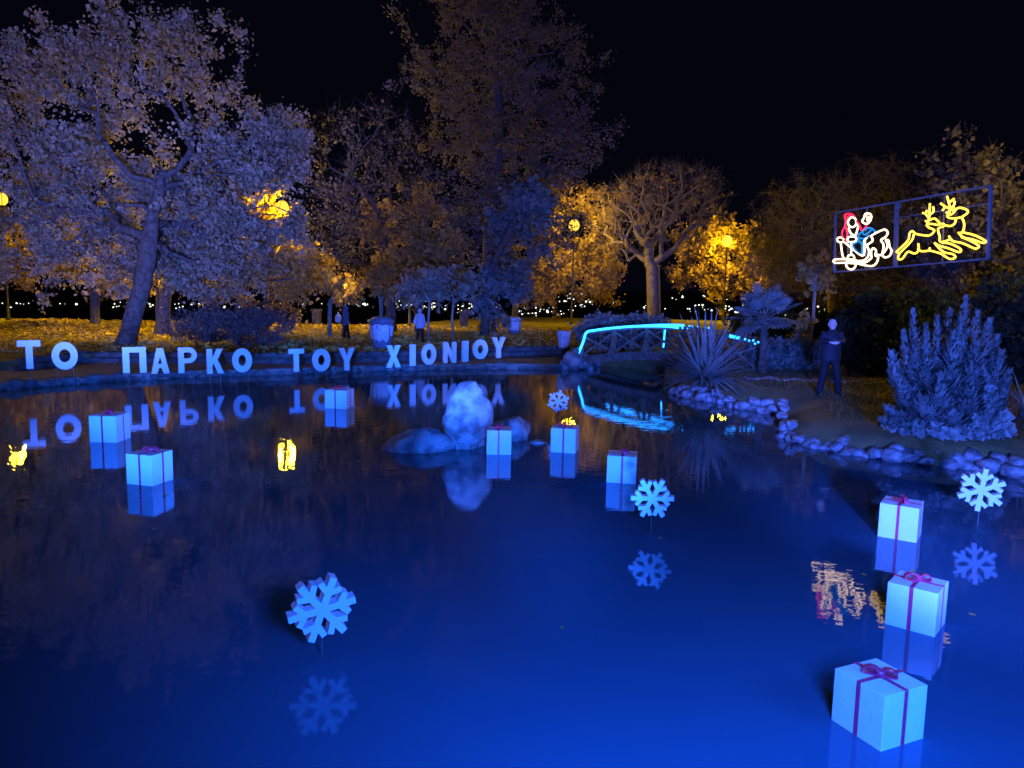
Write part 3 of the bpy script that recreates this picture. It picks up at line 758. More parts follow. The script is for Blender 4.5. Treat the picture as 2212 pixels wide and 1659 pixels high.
def gift(L, Fp, h, label, depth=None, seed=0, tilt=0.0):
    L, Fp = P(*L), P(*Fp); v = Fp - L; w = v.length; yaw = math.atan2(v.y, v.x); d = depth or w
    n = Vector((-math.sin(yaw), math.cos(yaw), 0)); c = (L + Fp) / 2 + n * d / 2
    root = tag(empty('gift_box', (c.x, c.y, 0), yaw), label, 'gift box', 'white gift boxes floating on the pond')
    root.rotation_euler[0] = tilt
    sub = .06; H = h + sub
    mb = MB(); mb.box((0, 0, H / 2 - sub), (w, d, H)); mb.build('box', M_foam, root, bevel=.006)
    rw = .017; g = .003; r = random.Random(seed); ox, oy = r.uniform(-.03, .03) * w, r.uniform(-.03, .03) * w
    z0, z1 = -sub, h
    mb = MB()
    mb.box((ox, -d / 2 - g / 2, (z0 + z1) / 2), (rw * 2, g, z1 - z0)); mb.box((ox, d / 2 + g / 2, (z0 + z1) / 2), (rw * 2, g, z1 - z0)); mb.box((ox, 0, z1 + g / 2 + .0005), (rw * 2, d + 2 * g, g))
    mb.build('ribbon', M_ribbon, root)
    mb = MB()
    mb.box((-w / 2 - g / 2, oy, (z0 + z1) / 2), (g, rw * 2, z1 - z0)); mb.box((w / 2 + g / 2, oy, (z0 + z1) / 2), (g, rw * 2, z1 - z0)); mb.box((0, oy, z1 + g * 1.5 + .001), (w + 2 * g, rw * 2, g))
    mb.build('ribbon', M_ribbon, root)
    a0 = r.uniform(0, 3.1)
    mb = MB(); mb.lathe([(.012, 0), (.034, .012), (.036, .03), (.014, .045)], 8)
    bow = mb.build('bow', M_ribbon, root, (ox, oy, h + .008), smooth=True)
    for s in (0, math.pi):
        a = a0 + s + r.uniform(-.35, .35); dr = Vector((math.cos(a), math.sin(a), 0)); sd = Vector((-math.sin(a), math.cos(a), 0)); sz = w * r.uniform(.26, .34)
        pts = [dr * (sz * (.5 - .5 * math.cos(t)) ) + Vector((0, 0, .012 + sz * .42 * math.sin(t) * (1 if t < math.pi else .15))) for t in [2 * math.pi * i / 16 for i in range(17)]]
        mb = MB(); strip(mb, pts, sd * .026); mb.build('loop', M_ribbon, bow)
        a2 = a + r.choice((-1, 1)) * .8; dr = Vector((math.cos(a2), math.sin(a2), 0)); sd = Vector((-math.sin(a2), math.cos(a2), 0))
        mb = MB(); strip(mb, [Vector((0, 0, .02)), dr * sz * .35 + Vector((0, 0, .03)), dr * sz * .75 + Vector((0, 0, .012)), dr * sz * 1.0 + Vector((0, 0, .02))], sd * .02); mb.build('tail', M_ribbon, bow)
    return root
gift((194, 955), (252, 956.4), .50, 'leftmost white gift box on the pond below the letters', seed=1)
gift((274, 1045), (329, 1050.6), .46, 'white gift box turned edge on, nearest to the leftmost gift box', seed=2)
gift((702, 882), (748, 884), .45, 'farthest white gift box under the three letter word', seed=3)
gift((1051, 982), (1104, 982.6), .445, 'white gift box right in front of the pond rocks, square to the viewer', seed=4)
gift((1189, 976.5), (1242.5, 980), .455, 'white gift box right of the pond rocks, below the smallest snowflake', seed=5)
gift((1310, 1042), (1373, 1046), .43, 'white gift box touching the middle snowflake on its left', seed=6)
gift((1895.4, 1158), (1979.5, 1173), .43, 'farthest of the three white gift boxes on the right, near the bank', seed=7)
gift((1910.6, 1347), (2018.7, 1376.6), .40, 'middle of the three white gift boxes on the right, with large bow', seed=8)
gift((1795.4, 1554), (1902.6, 1624), .385, 'nearest white gift box at lower right, corner towards the viewer', depth=.405, seed=9)

# ------------------------------------------------------------------ snowflakes
def snowflake(c, foot_px, r, yaw, spin, label, depth=.13, pitch=0.0):
    f = P(*foot_px); q = at(*c, f.y)
    root = tag(empty('snowflake', (q.x, q.y, 0)), label, 'snowflake', 'white snowflakes on rods in the pond')
    a = .105 * r; y1 = .46 * r; Lb = .355 * r; bw = .18 * r; s_, c_ = math.sin(R(52)), math.cos(R(52))
    half = [(a, 1.732 * a), (a, y1), (a + Lb * s_, y1 + Lb * c_), (a + Lb * s_ - bw * c_, y1 + Lb * c_ + bw * s_), (a, y1 + bw / s_ + .0 * r), (a, r)]
    loop = []
    for k in range(6):
        th = R(60 * k) + spin
        pts = [(-x, y) for x, y in half] + list(reversed(half))
        for x, y in pts: loop.append((x * math.cos(th) + y * math.sin(th), -x * math.sin(th) + y * math.cos(th)))
    out = []
    for p in loop:
        if not out or (abs(p[0] - out[-1][0]) + abs(p[1] - out[-1][1])) > 1e-4: out.append(p)
    if abs(out[0][0] - out[-1][0]) + abs(out[0][1] - out[-1][1]) < 1e-4: out.pop()
    me = prism([out], depth); o = link('flake', me, M_foam, root, (0, 0, q.z)); o.rotation_euler = (pitch, 0, yaw)
    mb = MB(); mb.tube([(0, 0, -.5), (0, 0, q.z - r * .45)], .006, 6); mb.build('rod', M_rod, root)
snowflake((1206, 867), (1206, 919), .25, R(2), R(10), 'smallest farthest white snowflake above a gift box, right of the rocks', .07)
snowflake((1409, 1075), (1402, 1152), .262, R(-8), R(28), 'middle white snowflake on a rod, beside a gift box', .10)
snowflake((2119, 1057), (2111, 1137), .285, R(-20), R(6), 'white snowflake on a tall rod near the right bank', .10)
snowflake((694, 1312), (690, 1415), .272, R(24), R(20), 'large nearest white snowflake in the open water at lower left', .12)

# ------------------------------------------------------------------ rocks in the pond
def rock(name, c, sc, rot, seed, label, rough=.35):
    r = random.Random(seed); bm = bmesh.new(); bmesh.ops.create_icosphere(bm, subdivisions=4, radius=1)
    offs = [Vector((r.uniform(-1, 1), r.uniform(-1, 1), r.uniform(-1, 1))).normalized() for _ in range(16)]
    cut = [r.uniform(.70, .98) for _ in offs]
    from mathutils import noise
    for v in bm.verts:
        n = v.co.copy()
        for o, k in zip(offs, cut):
            dd = n.dot(o)
            if dd > k: n -= o * (dd - k) * .8
        n *= 1 + .10 * noise.noise(n * 2.2 + Vector((seed, 0, 0))) + .05 * noise.noise(n * 6)
        v.co = n
    M = Matrix.Translation((0, 0, 0)) @ rot.to_matrix().to_4x4() @ Matrix.Diagonal((*sc, 1))
    bm.transform(M)
    me = bpy.data.meshes.new(name); bm.to_mesh(me); bm.free(); me.polygons.foreach_set('use_smooth', [True] * len(me.polygons))
    return tag(link(name, me, M_rock, None, c), label, 'rock')
from mathutils import Euler
p = P(1000, 966); rock('pond_rock', (p.x + .07, p.y + .1, .52), (.50, .42, .73), Euler((0, R(8), .3)), 3, 'tall egg shaped boulder standing in the pond')
p = P(903, 976); rock('pond_rock', (p.x + .02, p.y + .35, .02), (.78, .5, .36), Euler((0, R(-4), .15)), 5, 'long low flat rock left of the tall pond boulder')
p = P(1105, 950); rock('pond_rock', (p.x, p.y + .2, .12), (.44, .42, .36), Euler((0, R(-8), .5)), 8, 'rounded rock right of the tall pond boulder behind a gift box')
p = P(1163, 957); rock('pond_rock', (p.x, p.y, .0), (.17, .14, .07), Euler((0, 0, .2)), 9, 'small flat rock just above the water right of the other pond rocks')

fl = np.array([(rnd.uniform(-12, 6), rnd.uniform(6, 26), .006) for _ in range(70)] + [(p.x - rnd.uniform(.3, 1.2), p.y - rnd.uniform(0, .6), .006) for p, a in walk(right_line[:12], .35)], np.float32)
fl = np.array([q for q in fl if inside(q, pond)], np.float32)
v, f = leaf_quads(fl, .06, 0.02)
tag(link('floating_leaves', np_mesh('floating_leaves', v, f), M_litter), 'few small leaves floating on the pond', 'floating leaves', kind='stuff')

# ------------------------------------------------------------------ footbridge with rope lights
A, B = Vector((2.62, 29.1, 0)), Vector((7.95, 25.0, 0)); ab = B - A; BL = ab.length; bd = ab / BL; bn = Vector((-bd.y, bd.x, 0)); BW = 1.35
def deck_z(t): return .48 + .36 * math.sin(math.pi * min(max(t, 0), 1))
def rail_z(t): return deck_z(t) + .88
def bp(t, side, z): return A + bd * (BL * t) + bn * (BW * side) + Vector((0, 0, z)) - A
bridge = tag(empty('footbridge', A), 'small arched timber footbridge with crossed railings over the pond channel', 'bridge')
N = 34
for i in range(N):
    t = (i + .5) / N; z = deck_z(t); sl = math.atan2(deck_z(t + .01) - deck_z(t - .01), BL * .02)
    mb = MB(); M = Matrix.Rotation(math.atan2(bd.y, bd.x), 3, 'Z') @ Matrix.Rotation(-sl, 3, 'Y')
    mb.box((0, 0, 0), (BL / N * .9, BW + .22, .045), M=M); mb.build('plank', M_wood, bridge, bp(t, .5, z))
for side in (0.02, .98):
    mb = MB(); ts = [k / 14 for k in range(15)]
    for a, b_ in zip(ts[:-1], ts[1:]): mb.bar(bp(a, side, deck_z(a) - .15), bp(b_, side, deck_z(b_) - .15), .11, .24)
    mb.build('arch_beam', M_wood, bridge)
    ts = [k / 12 for k in range(13)]
    mb = MB()
    for a, b_ in zip(ts[:-1], ts[1:]): mb.bar(bp(a, side, rail_z(a)), bp(b_, side, rail_z(b_)), .09, .07)
    mb.build('hand_rail', M_wood, bridge)
    posts = [0, .2, .4, .6, .8, 1]
    for t in posts:
        mb = MB(); mb.bar(bp(t, side, deck_z(t) - .25), bp(t, side, rail_z(t) - .03), .10, .10, up=(bd.x, bd.y, 0)); mb.build('post', M_wood, bridge)
        if 0 < t < 1:
            mb = MB(); o = -.22 if side < .5 else .22
            mb.bar(bp(t, side + o * 1.2, deck_z(t) - .06), bp(t, side, rail_z(t) - .2), .07, .07, up=(bd.x, bd.y, 0)); mb.build('outrigger', M_wood, bridge)
    for a, b_ in zip(posts[:-1], posts[1:]):
        for (p0, p1) in ((a, b_), (b_, a)):
            mb = MB(); mb.bar(bp(p0, side + (.012 if p0 < p1 else -.02), deck_z(p0) + .06), bp(p1, side + (.012 if p0 < p1 else -.02), rail_z(p1) - .08), .035, .07); mb.build('brace', M_wood, bridge)
# abutments
for t, s in ((-.03, -1), (1.03, 1)):
    for k in range(5):
        stone(bridge, bp(t, k / 4, .2), (.5, .5, .55), k * 1.3)

def rope(name, pts, label, r=.032):
    b0 = Vector(pts[0]); mb = MB(); mb.tube([Vector(p) - b0 for p in pts], r, 6)
    return tag(mb.build(name, M_led, None, b0), label, 'rope light', 'cyan rope lights on the footbridge')
def cat(pts, n=6, closed=False):
    pts = [Vector(p) for p in pts]; out = []; k = len(pts)
    rng_ = range(k if closed else k - 1)
    for i in rng_:
        if closed: p0, p1, p2, p3 = pts[i - 1], pts[i], pts[(i + 1) % k], pts[(i + 2) % k]
        else: p0, p1, p2, p3 = pts[max(i - 1, 0)], pts[i], pts[i + 1], pts[min(i + 2, k - 1)]
        for j in range(n):
            t = j / n; out.append(.5 * ((2 * p1) + (p2 - p0) * t + (2 * p0 - 5 * p1 + 4 * p2 - p3) * t * t + (3 * p1 - p0 - 3 * p2 + p3) * t ** 3))
    if not closed: out.append(pts[-1])
    return out
off = -bn * .10 + Vector((0, 0, .06))
near = [A + bp(-.015, 0, .55) + off, A + bp(.015, 0, 1.0) + off, A + bp(.035, 0, rail_z(.035) - .04) + off] + [A + bp(t, 0, rail_z(t) + .012 * math.sin(t * 40)) + off for t in (.09, .16, .24, .32, .4, .48, .54, .585)]
rope('rope_light', cat(near, 4), 'bright cyan rope light running along the near rail of the footbridge', .042)
far = [A + bp(t, 1, rail_z(t)) + Vector((0, 0, .06)) - bn * .08 for t in (.05, .15, .25, .35, .45, .52)]
rope('rope_light', cat(far, 4), 'cyan rope light along the far rail of the footbridge', .042)
rope('rope_light', [A + bp(t, 0, rail_z(t)) + off for t in (.86, .885, .91)], 'short cyan rope light on the footbridge rail right of the yucca', .05)
for q, (t, s_, dz) in enumerate(((.55, 1, 0), (.57, 1, 0), (.60, 1, .01), (.605, 0, 0), (.63, 0, -.01), (.66, 1, .0), (.935, 0, .0), (.955, 0, -.02), (.975, 0, .02), (.985, 0, -.07), (1.0, 0, .0))):
    rope('rope_light', [A + bp(t, s_, rail_z(t) + dz) + off, A + bp(t + .006, s_, rail_z(t) + dz) + off], 'single cyan bead of the rope light on the ' + ('far rail behind the yucca' if s_ else 'near rail beside the yucca' if t < .8 else 'right end of the footbridge rail'), .03)
rope('rope_light', [A + bp(.405, 1, .84 + z) - bn * .1 + bd * .05 * z for z in (.75, .5, .25, .1)], 'short cyan rope light hanging down a far railing post of the footbridge', .028)

# ------------------------------------------------------------------ yucca, palm, spire shrub, clump at the edge
def sword_clump(name, base, n, length, seed, label, w=.05, material=None, spread=1.0):
    r = random.Random(seed); root = tag(empty(name, base), label, 'plant')
    mb = MB(); mb.lathe([(.16, -.05), (.14, .15), (.09, .32), (.03, .4)], 9); mb.build('stem', M_bark, root, smooth=True)
    for i in range(n):
        a = i * 2.39996; t = (i + .5) / n; el = R(84 - 78 * t ** .8 * spread + r.uniform(-6, 6)); L = length * r.uniform(.6, 1.12) * (1 - .15 * t); bf = r.random() ** 2; tw = r.uniform(-.35, .35)
        dr = Vector((math.cos(a), math.sin(a), 0)); sd = Vector((-math.sin(a), math.cos(a), 0)); mb = MB(); k = 5; vs = []
        for j in range(k + 1):
            s = j / k; bend = s * s * (.18 + .5 * bf) * t
            c = dr * (math.cos(el) * L * s + .05) + sd * (tw * s * s * L * .4) + Vector((0, 0, .18 + math.sin(el) * L * s - bend * L))
            ww = w * (.55 + .9 * s if s < .4 else .91 * (1 - (s - .4) / .62) + .02)
            dn = Vector((0, 0, -.25 * ww)) if el < R(70) else dr * .25 * ww
            vs += [c - sd * ww, c + dn, c + sd * ww]
        fs = []
        for j in range(k):
            q = 3 * j; fs += [(q, q + 1, q + 4, q + 3), (q + 1, q + 2, q + 5, q + 4)]
        mb.add(vs, fs); mb.build('leaf', material or M_leaf_blue, root)
    return root
sword_clump('yucca_plant', tuple(P(1522, 832, .40)), 260, 2.0, 4, 'large spiky yucca on the bank in front of the footbridge', .066)
sword_clump('yucca_plant', tuple(P(2216, 905, LAWN)), 60, .95, 6, 'spiky clump cut by the right edge of the picture', .03)
Y = 24.0; pb = at(1645, 800, Y); pb.z = LAWN
palm = tag(empty('fan_palm', pb), 'fan palm with broad blue lit leaves beside the yucca', 'palm')
top = at(1652, 690, Y) - pb
mb = MB(); mb.tube([(0, 0, -.1), (0.02, 0, .5), (top.x * .7, 0, 1.2), (top.x, 0, top.z)], [.14, .12, .11, .10], 9); mb.build('trunk', M_bark, palm, smooth=True)
r_ = random.Random(5)
for i in range(26):
    a = i * 2.4; el = R(70 - 95 * (i / 25) + r_.uniform(-8, 8)); pl = r_.uniform(.45, .75)
    ax = Vector((math.cos(a) * math.cos(el), math.sin(a) * math.cos(el), math.sin(el))); hub = top + ax * pl
    mb = MB(); mb.tube([top, top + ax * pl * .5 + Vector((0, 0, .03)), hub], .012, 5)
    sd = ax.cross(Vector((0, 0, 1))).normalized(); up = sd.cross(ax); fr = r_.uniform(.5, .68)
    for j in range(17):
        th = R(-118 + 236 * j / 16); d = (ax * math.cos(th) + sd * math.sin(th)).normalized(); q = sd * math.cos(th) - ax * math.sin(th)
        L = fr * (1 - .15 * abs(th) / 2); wv = q * (.055 * fr / .6)
        p1 = hub + d * L * .55 + up * .03; p2 = hub + d * L - Vector((0, 0, .10 * L))
        mb.add([hub - wv * .1, hub + wv * .1, p1 + wv, p1 - up * .02, p1 - wv, p2], [(0, 1, 2, 3), (0, 3, 4), (3, 2, 5), (4, 3, 5)])
    mb.build('frond', M_leaf_blue, palm)

def spire_shrub(base, stems, label, seed):
    r = np.random.default_rng(seed); root = tag(empty('spire_shrub', base), label, 'shrub'); b = Vector(base)
    mbs = MB(); LV = []
    for (tx, ty, tz, rad) in stems:
        tip = Vector((tx, ty, tz)); pts = [Vector((tx * .12, ty * .12, 0)), Vector((tx * .45, ty * .45, tz * .3)), Vector((tx * .85, ty * .85, tz * .62)), tip]
        cp = cat(pts, 14); mbs.tube(cp[::2] + [cp[-1]] if len(cp) % 2 == 0 else cp[::2], [.03 * (1 - .85 * i / (len(cp[::2]) - .0)) for i in range(len(cp[::2]) + (1 if len(cp) % 2 == 0 else 0))], 5)
        n = len(cp)
        for i in range(3, n):
            s = i / n; wd = rad * (1.15 if s < .55 else max(.22, 1 - (s - .55) / .55))
            top = s > .66
            for k in range(r.integers(8, 22) if top else 46):
                a = r.uniform(0, 6.283); dr = Vector((math.cos(a), math.sin(a), r.uniform(.0, .9) if top else r.uniform(.25, .75))); L = wd * (r.uniform(.5, 1.6) if top else r.uniform(.55, 1.3))
                p0 = cp[i] + Vector(r.normal(size=3)) * (.006 if top else .02); p1 = p0 + dr * L
                side = Vector((-math.sin(a), math.cos(a), 0)) * (.016 + .022 * wd / rad); m1 = p0.lerp(p1, .55) + Vector((0, 0, -.03))
                LV += [p0, m1 + side, p1 + Vector((0, 0, .02)), m1 - side]
    mbs.build('trunk', M_bark, root, smooth=True)
    pos = []
    for _ in range(9000):
        a = r.uniform(0, 6.283); t = r.uniform(0, 1) ** 1.3; q = r.uniform(.5, 1) * (1.08 * (1 - t) ** .7 + .06)
        pos.append((math.cos(a) * q, math.sin(a) * q * .75, .05 + t * 1.55))
    v2, f2 = leaf_quads(np.array(pos, np.float32), .13, 1.0, r)
    LV += [Vector(p) for p in v2]
    link('crown', np_mesh('crown', [tuple(v) for v in LV], np.arange(len(LV)).reshape(-1, 4)), M_leaf_pale, root)
sb = P(2050, 945, LAWN); Y = sb.y + .5; sb = Vector((at(2050, 930, Y).x, Y, LAWN))
rr = random.Random(3); st = []
for (x, y, dy, rad) in [(1972, 668, -.3, .16), (2025, 684, 0, .16), (2086, 640, .1, .2), (2138, 690, .2, .2), (1925, 760, -.3, .2), (2165, 760, -.2, .22), (2000, 730, -.5, .22), (2060, 720, -.6, .24), (2110, 740, -.6, .24), (1945, 830, -.5, .24), (2030, 810, -.8, .26),
                       (2100, 830, -.8, .26), (2170, 840, -.5, .24), (1915, 880, -.4, .2), (2055, 760, .4, .2), (1990, 860, -.8, .26), (2140, 890, -.7, .24), (2060, 890, -.9, .24), (1900, 915, -.2, .16), (1952, 715, -.1, .16), (2000, 700, .3, .16), (2052, 668, .3, .18), (2112, 672, .2, .18), (2155, 725, .1, .18), (1940, 790, 0, .18), (2180, 800, 0, .2), (2075, 690, -.4, .2)]:
    q = at(x, y, Y + dy) - sb; st.append((q.x, q.y, max(q.z, .25), rad))
spire_shrub(sb, st, 'blue lit shrub with upright leafy spires on the right bank', 2)

# ------------------------------------------------------------------ hanging light sign
CQ = [(545, 478), (1835, 255), (1800, 860), (535, 962)]        # corners of the frame as drawn on a working sketch
SW, SH = 3.9, 1.45
def homog(src, dst):
    M = []; v = []
    for (x, y), (u, w) in zip(src, dst):
        M.append([x, y, 1, 0, 0, 0, -u * x, -u * y]); v.append(u); M.append([0, 0, 0, x, y, 1, -w * x, -w * y]); v.append(w)
    return np.append(np.linalg.solve(np.array(M), np.array(v)), 1).reshape(3, 3)
HM = homog(CQ, [(0, SH), (SW, SH), (SW, 0), (0, 0)])
def sg(x, y):
    q = HM @ np.array([x, y, 1.]); return Vector((q[0] / q[2], 0, q[1] / q[2]))
s0 = at(1802, 588, 18.6); s1 = at(2135, 559, 15.2); sdir = Vector((s1.x - s0.x, s1.y - s0.y, 0)); syaw = math.atan2(sdir.y, sdir.x)
sign = tag(empty('light_sign', s0, syaw), 'hanging light sign with a red sleigh rider and two yellow reindeer in a frame', 'light sign')
ks = sdir.length / SW; roll = math.atan2(s1.z - s0.z, sdir.length)
sign.rotation_euler = (0, -roll, syaw); sign.scale = (ks, 1, ks)
def frame_bar(a, b, w, name='frame_bar'):
    mb = MB(); mb.bar(a, b, w, w, up=(0, 1, 0)); mb.build(name, M_alu, sign)
fw = .035
frame_bar((0, 0, SH), (SW, 0, SH), fw); frame_bar((0, 0, 0), (SW, 0, 0), fw); frame_bar((0, 0, 0), (0, 0, SH), fw * 1.2); frame_bar((SW, 0, 0), (SW, 0, SH), fw * 1.5)
xm = sg(1040, 650).x; frame_bar((xm, .01, 0), (xm, .01, SH), fw * 2)
for xx in (sg(640, 700).x, sg(790, 600).x, sg(1425, 600).x): frame_bar((xx, .035, 0), (xx, .035, SH), .018)
frame_bar((xm, .03, sg(1040, 520).z), (SW, .03, sg(1820, 400).z), .018)
mb = MB(); mb.box((xm + .06, -.03, SH - .09), (.09, .07, .13)); mb.build('junction_box', M_alu, sign, bevel=.01)
def tubes(name, mat_, lines, r=.021):
    mb = MB()
    for ln in lines:
        closed = ln[0] == ln[-1] and len(ln) > 3
        pts = [sg(*p) + Vector((0, -.045, 0)) for p in (ln[:-1] if closed else ln)]
        mb.tube(cat(pts, 4, closed), r, 5, closed)
    mb.build(name, mat_, sign)
def circ(x, y, r, n=10): return [(x + r * math.cos(2 * math.pi * i / n), y + r * math.sin(2 * math.pi * i / n)) for i in range(n)] + [(x + r, y)]
tubes('sleigh_outline', M_tw, [
    [(570, 690), (600, 680), (625, 700), (610, 720), (580, 715), (570, 690)], [(600, 720), (610, 800), (625, 850), (665, 856)],
    [(622, 712), (690, 770), (770, 828), (790, 810), (795, 740), (800, 695), (850, 665), (920, 630), (965, 618), (985, 645), (965, 680), (930, 702), (950, 740), (945, 790), (930, 825), (890, 820)],
    [(850, 670), (860, 710), (815, 745), (830, 790), (820, 840), (780, 870), (720, 872)], [(850, 850), (848, 790), (868, 770), (888, 790), (882, 828), (905, 842), (890, 890), (850, 915), (780, 905), (720, 888)],
    [(550, 860), (640, 858), (720, 864), (720, 890), (640, 886), (550, 885), (550, 860)], [(720, 886), (800, 885), (850, 850)],
    [(968, 704), (990, 708), (1000, 760), (1015, 790), (1000, 830), (960, 845), (940, 820), (965, 790), (985, 740), (968, 704)], circ(683, 900, 40), circ(683, 848, 27), [(685, 712), (685, 830)]])
tubes('rider_trim', M_tw, [[(660, 680), (718, 676), (720, 712), (662, 716), (660, 680)], [(665, 535), (690, 515), (720, 530), (725, 570), (705, 595), (675, 590), (658, 565), (665, 535)],
                           [(675, 592), (667, 615), (690, 655), (720, 660), (735, 620), (742, 580), (725, 562)], [(800, 490), (835, 485), (850, 510), (840, 545), (815, 570), (785, 560), (775, 545), (790, 520), (800, 490)], [(812, 508), (830, 518), (815, 536), (826, 545)]])
tubes('rider_coat', M_tr, [[(715, 515), (690, 490), (650, 486), (630, 502), (640, 540), (632, 590), (610, 640), (615, 690), (642, 716)], [(722, 540), (750, 575), (770, 622), (800, 600), (812, 580)], [(642, 590), (652, 650), (645, 705)], [(640, 540), (655, 510), (690, 500)], [(735, 560), (765, 600)]], .022)
tubes('rider_trousers', M_tb, [[(740, 670), (820, 605), (875, 625), (865, 655), (790, 690), (740, 670)], [(740, 670), (750, 710), (700, 735), (715, 780), (770, 815), (776, 740), (790, 690)], [(750, 710), (776, 740)], [(780, 640), (800, 660), (850, 620)]], .022)
tubes('reindeer_outline', M_ty, [
    [(1055, 800), (1150, 710), (1165, 650), (1190, 630), (1215, 652), (1280, 665), (1335, 665), (1370, 625), (1322, 600), (1308, 578), (1345, 572), (1400, 580), (1442, 570), (1450, 590), (1402, 612), (1415, 680), (1420, 720), (1500, 735), (1585, 780), (1570, 805), (1480, 772), (1410, 752), (1370, 728)],
    [(1055, 800), (1078, 815), (1068, 845), (1078, 862), (1105, 855), (1150, 800), (1205, 815), (1238, 785), (1235, 732)], [(1082, 812), (1180, 712), (1200, 655)], [(1232, 775), (1260, 795), (1320, 790), (1332, 766)],
    [(1325, 788), (1420, 815), (1490, 858), (1540, 850), (1520, 820), (1440, 800), (1372, 732)],
    [(1312, 572), (1328, 520), (1336, 402)], [(1328, 530), (1300, 490), (1275, 480)], [(1300, 490), (1310, 458)], [(1332, 500), (1365, 470), (1362, 430)], [(1335, 540), (1378, 528), (1420, 572)], [(1318, 560), (1298, 545)]])
tubes('reindeer_outline', M_ty, [
    [(1490, 520), (1480, 500), (1520, 490), (1570, 440), (1640, 455), (1650, 480), (1600, 515), (1540, 526), (1490, 520)], [(1602, 520), (1620, 570), (1612, 630), (1600, 640), (1700, 665), (1790, 710), (1775, 730), (1690, 702), (1610, 682), (1570, 642)],
    [(1552, 530), (1540, 570), (1500, 590), (1452, 580)], [(1595, 682), (1650, 702), (1735, 750), (1722, 775), (1690, 770), (1600, 730), (1520, 712), (1490, 672)], [(1420, 722), (1460, 715), (1500, 700)],
    [(1492, 490), (1502, 440), (1480, 342)], [(1502, 445), (1465, 430), (1425, 402)], [(1465, 430), (1440, 462)], [(1495, 400), (1540, 362)], [(1502, 440), (1535, 420), (1542, 382)], [(1500, 470), (1470, 480)], circ(1525, 448, 12, 8)])
for (x, z, tgt) in ((0, SH, at(1755, 380, 40)), (SW, SH, Vector((13.5, 15.5, 8.0))), (SW, 0, Vector((13.5, 15.5, 3.5))), (0, 0, at(1800, 560, 40))):
    Mx = Matrix.Translation(s0) @ Euler((0, -roll, syaw)).to_matrix().to_4x4() @ Matrix.Diagonal((ks, 1, ks, 1))
    a = Mx @ Vector((x, 0, z)); mb = MB(); mb.tube([Vector((0, 0, 0)), (Vector(tgt) - a) * .5 + Vector((0, 0, -.12)), Vector(tgt) - a], .006, 5)
    tag(mb.build('steel_cable', M_steel, None, a), ('upper' if z else 'lower') + ' thin dark cable holding the ' + ('right' if x else 'left') + ' end of the light sign', 'cable', 'cables holding the light sign')

# ------------------------------------------------------------------ bins
M_tub = mat('painted_tub', (0.10, 0.12, 0.17), .6, (0.16, 0.17, 0.22), 7, .15, 20)
M_pale = mat('pale_paint', (0.62, 0.64, 0.66), .6, (0.40, 0.42, 0.48), 9, .1, 20)
M_yel = mat('yellow_spot', (0.75, 0.55, 0.12), .5, (0.6, 0.42, 0.08), 9)
def barrel(base, w, h, label, lid=True, patch=True, rim_m=None):
    root = tag(empty('barrel_bin', base, R(15)), label, 'bin')
    r = w / 2
    mb = MB(); mb.lathe([(r * .68, 0), (r * .74, .05 * h), (r * .92, .4 * h), (r, .72 * h), (r * .94, .8 * h)], 12); mb.build('tub', M_tub, root, smooth=True)
    mb = MB(); mb.lathe([(r * .97, 0), (r * 1.02, .03 * h), (r * .98, .09 * h), (r * .72, .17 * h), (r * .5, .2 * h)], 12); mb.build('lid', rim_m or M_tub, root, (0, 0, .8 * h + .002), smooth=True)
    if patch:
        def panel(a0, a1, zs, name):
            mb = MB(); vs = []; n = 7
            for i in range(n + 1):
                a = R(a0 + (a1 - a0) * i / n); zl, zh = zs[0][min(i, len(zs[0]) - 1)], zs[1][min(i, len(zs[1]) - 1)]
                for z in (zl, (zl + zh) / 2, zh):
                    rr = r * (np.interp(z, [0, .05, .4, .72, .8], [.68, .74, .92, 1, .94])) + .012
                    vs.append((rr * math.cos(a), rr * math.sin(a), z * h))
            fs = [(3 * i + j, 3 * i + 3 + j, 3 * i + 4 + j, 3 * i + 1 + j) for i in range(n) for j in range(2)]
            mb.add(vs, fs); mb.build(name, M_pale, root)
        panel(-140, -60, ([.2, .3, .25, .22, .3, .26, .2, .28], [.72, .76, .77, .76, .74, .75, .77, .7]), 'painted_panel')
        panel(-170, -146, ([.3, .34, .3], [.7, .66, .72]), 'painted_panel')
        panel(-54, -30, ([.42, .38, .4], [.74, .75, .7]), 'painted_panel')
    return root
bq = P(825, 752, LAWN)
barrel(bq, 1.0, 1.28, 'large round painted barrel bin with pale panels above the letters X and I')
mb = MB(); mb.box((0, 0, 0), (.24, .2, .12)); o = tag(mb.build('yellow_spot_block', M_yel, None, (bq.x - .44, bq.y - .1, LAWN + 1.1), .4, bevel=.04), 'small yellow block standing for a yellow spot behind the painted barrel bin', 'tub')  # added block standing in for the yellow spot behind the bin
bq = P(1111, 722, LAWN); barrel(bq, .78, .95, 'smaller barrel bin with a pale rim on the lawn right of the tallest tree', rim_m=M_pale)
bq = P(1217, 767, PATH); root = tag(empty('litter_bin', bq), 'tapered litter bin on a thin post beside the footbridge', 'bin')
mb = MB(); mb.lathe([(.035, 0), (.03, .3), (.03, .34)], 8); mb.build('post', M_steel, root)
mb = MB(); mb.lathe([(.20, 0), (.23, .1), (.32, .66), (.335, .68), (.335, .72), (.30, .72), (.28, .62), (.1, .55)], 14); mb.build('bucket', M_pale, root, (0, 0, .32), smooth=True)

